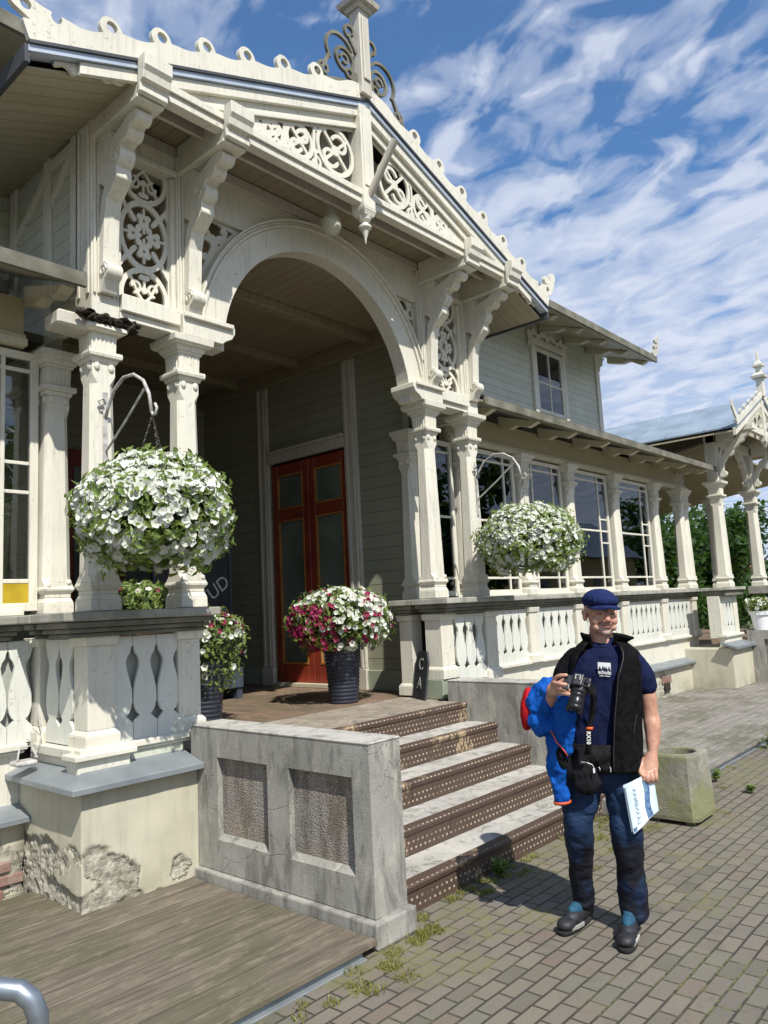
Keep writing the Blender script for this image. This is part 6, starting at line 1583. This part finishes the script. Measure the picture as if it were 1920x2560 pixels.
sp_ = [(.030, -.335, 1.275), (.032, -.30, 1.20), (.020, -.27, 1.13), (.002, -.262, 1.07), (-.006, -.262, 1.03), (-.010, -.258, .98), (-.018, -.24, .94), (-.022, -.21, .92)]
sr = pb('strap', ribbon(sp_, .030), M['bagm'], cm, solid=.002)

pb('strap_stripe', ribbon([(.003, -.2645, 1.064), (-.001, -.2655, 1.050)], .032), M['jor'], sr, root=cm, solid=.001)
def sfr(u, v):  # text runs down the strap
    z = 1.012 - u; return Vector((-.0085 + v + (1.012 - z) * -.06, -.2655, z))
pb('strap_text', ptext('RX10', .027, M['logo'], 't', cm, lambda u, v: sfr(u, v), .0006), M['logo'], sr, root=cm, smooth=False)

# ---- blue jacket draped over the forearm
jk = pthing('jacket', 'bright blue softshell jacket with red and orange edges draped over the man\'s forearm', 'jacket', (-.2, -.15, .9))
m = MB()
m.ell((-.190, -.165, 1.225), (.085, .085, .075), 16, 10); m.ell((-.235, -.150, 1.175), (.085, .080, .095), 16, 10); m.ell((-.250, -.145, 1.095), (.072, .075, .075), 16, 10); m.ell((-.215, -.150, 1.050), (.072, .06, .045), 14, 8, Matrix.Rotation(R(-20), 3, 'Y'))
limb(m, [(-.105, -.19, 1.20, .055, .05), (-.115, -.20, 1.10, .060, .045), (-.120, -.195, 1.02, .052, .035), (-.118, -.190, .96, .030, .024), (-.112, -.186, .915, .012, .014)], 16)
limb(m, [(-.165, -.15, 1.10, .060, .05), (-.172, -.145, 1.0, .055, .042), (-.178, -.135, .88, .048, .038), (-.178, -.125, .78, .046, .036), (-.165, -.115, .675, .040, .034)], 16)
jb = pb('jacket_body', m, M['jblue'], jk, remesh=.007, sm=3, wr=.045, wrs=.075)
m = MB(); m.ell((-.305, -.130, 1.140), (.040, .066, .115), 14, 10, Matrix.Rotation(R(8), 3, 'Y')); pb('red_lining', m, M['jred'], jb, root=jk, remesh=.007, sm=3, wr=.010, wrs=.05)
m = MB(); rs = []
for k, (z, f) in enumerate(((.658, 1.0), (.672, 1.06))): rs.append([(-.165 + .0435 * f * math.cos(t), -.115 + .038 * f * math.sin(t), z + .004 * math.cos(t)) for t in [2 * math.pi * i / 20 for i in range(20)]])
m.rings(rs); pb('orange_cuff', m, M['jor'], jb, root=jk)
m = MB(); m.tube([(-.195, -.205, 1.045), (-.178, -.212, 1.01), (-.170, -.215, .985), (-.150, -.218, .965), (-.132, -.215, .94), (-.118, -.205, .912)], .0035, 6); pb('orange_trim', m, M['jor'], jb, root=jk)
m = MB(); m.ell((-.158, -.165, .92), (.030, .024, .085), 12, 10, Matrix.Rotation(R(-14), 3, 'Y')); pb('black_inset', m, M['bagm'], jb, root=jk, remesh=.006, sm=3, wr=.006)

# ---- leaflet in the lowered hand
lf2 = pthing('leaflet', 'folded pale blue printed leaflet hanging from the man\'s lowered hand', 'leaflet', (.23, -.13, .65))
A_, B_, C_, D_, E_ = Vector((.150, -.155, .757)), Vector((.236, -.120, .800)), Vector((.290, -.098, .775)), Vector((.304, -.100, .626)), Vector((.172, -.155, .526))
def lfq(u, v):  # u across 0..1, v down 0..1 along the sheet
    t = A_.lerp(Vector((.292, -.098, .822)), u); b = E_.lerp(D_, u); p = t.lerp(b, v); p.y += -.010 * math.sin(u * 6.2); return p
m = grid(lfq, 14, 8); fr = pb('front_page', m, M['paper'], lf2, solid=.0012, smooth=False)
m = grid(lambda u, v: lfq(.02 + .45 * u, v * .98) + Vector((-.012 * (1 - u), .010, -.006 * math.sin(v * 3))), 6, 6); pb('back_page', m, M['paper'], lf2, solid=.001, smooth=False)
pb('photo_band', grid(lambda u, v: lfq(.58 + .20 * u + .03 * math.sin(v * 7), .10 + v * .89) + Vector((0, -.0016, 0)), 6, 10), M['pblue'], fr, root=lf2, smooth=False)
pb('corner_mark', grid(lambda u, v: lfq(.03 + .12 * u, .90 + v * .08) + Vector((0, -.0016, 0)), 2, 2), M['pblue'], fr, root=lf2, smooth=False)
pb('title_text', ptext('L\u00c4\u00c4NEMAA', .036, M['ptext'], 't', lf2, lambda u, v: lfq(.27 + v * 4.6, .52 - u * 4.1) + Vector((0, -.002, 0)), .0004), M['ptext'], fr, root=lf2, smooth=False)
for o in bpy.data.objects:
    if '_a' in o: del o['_a']
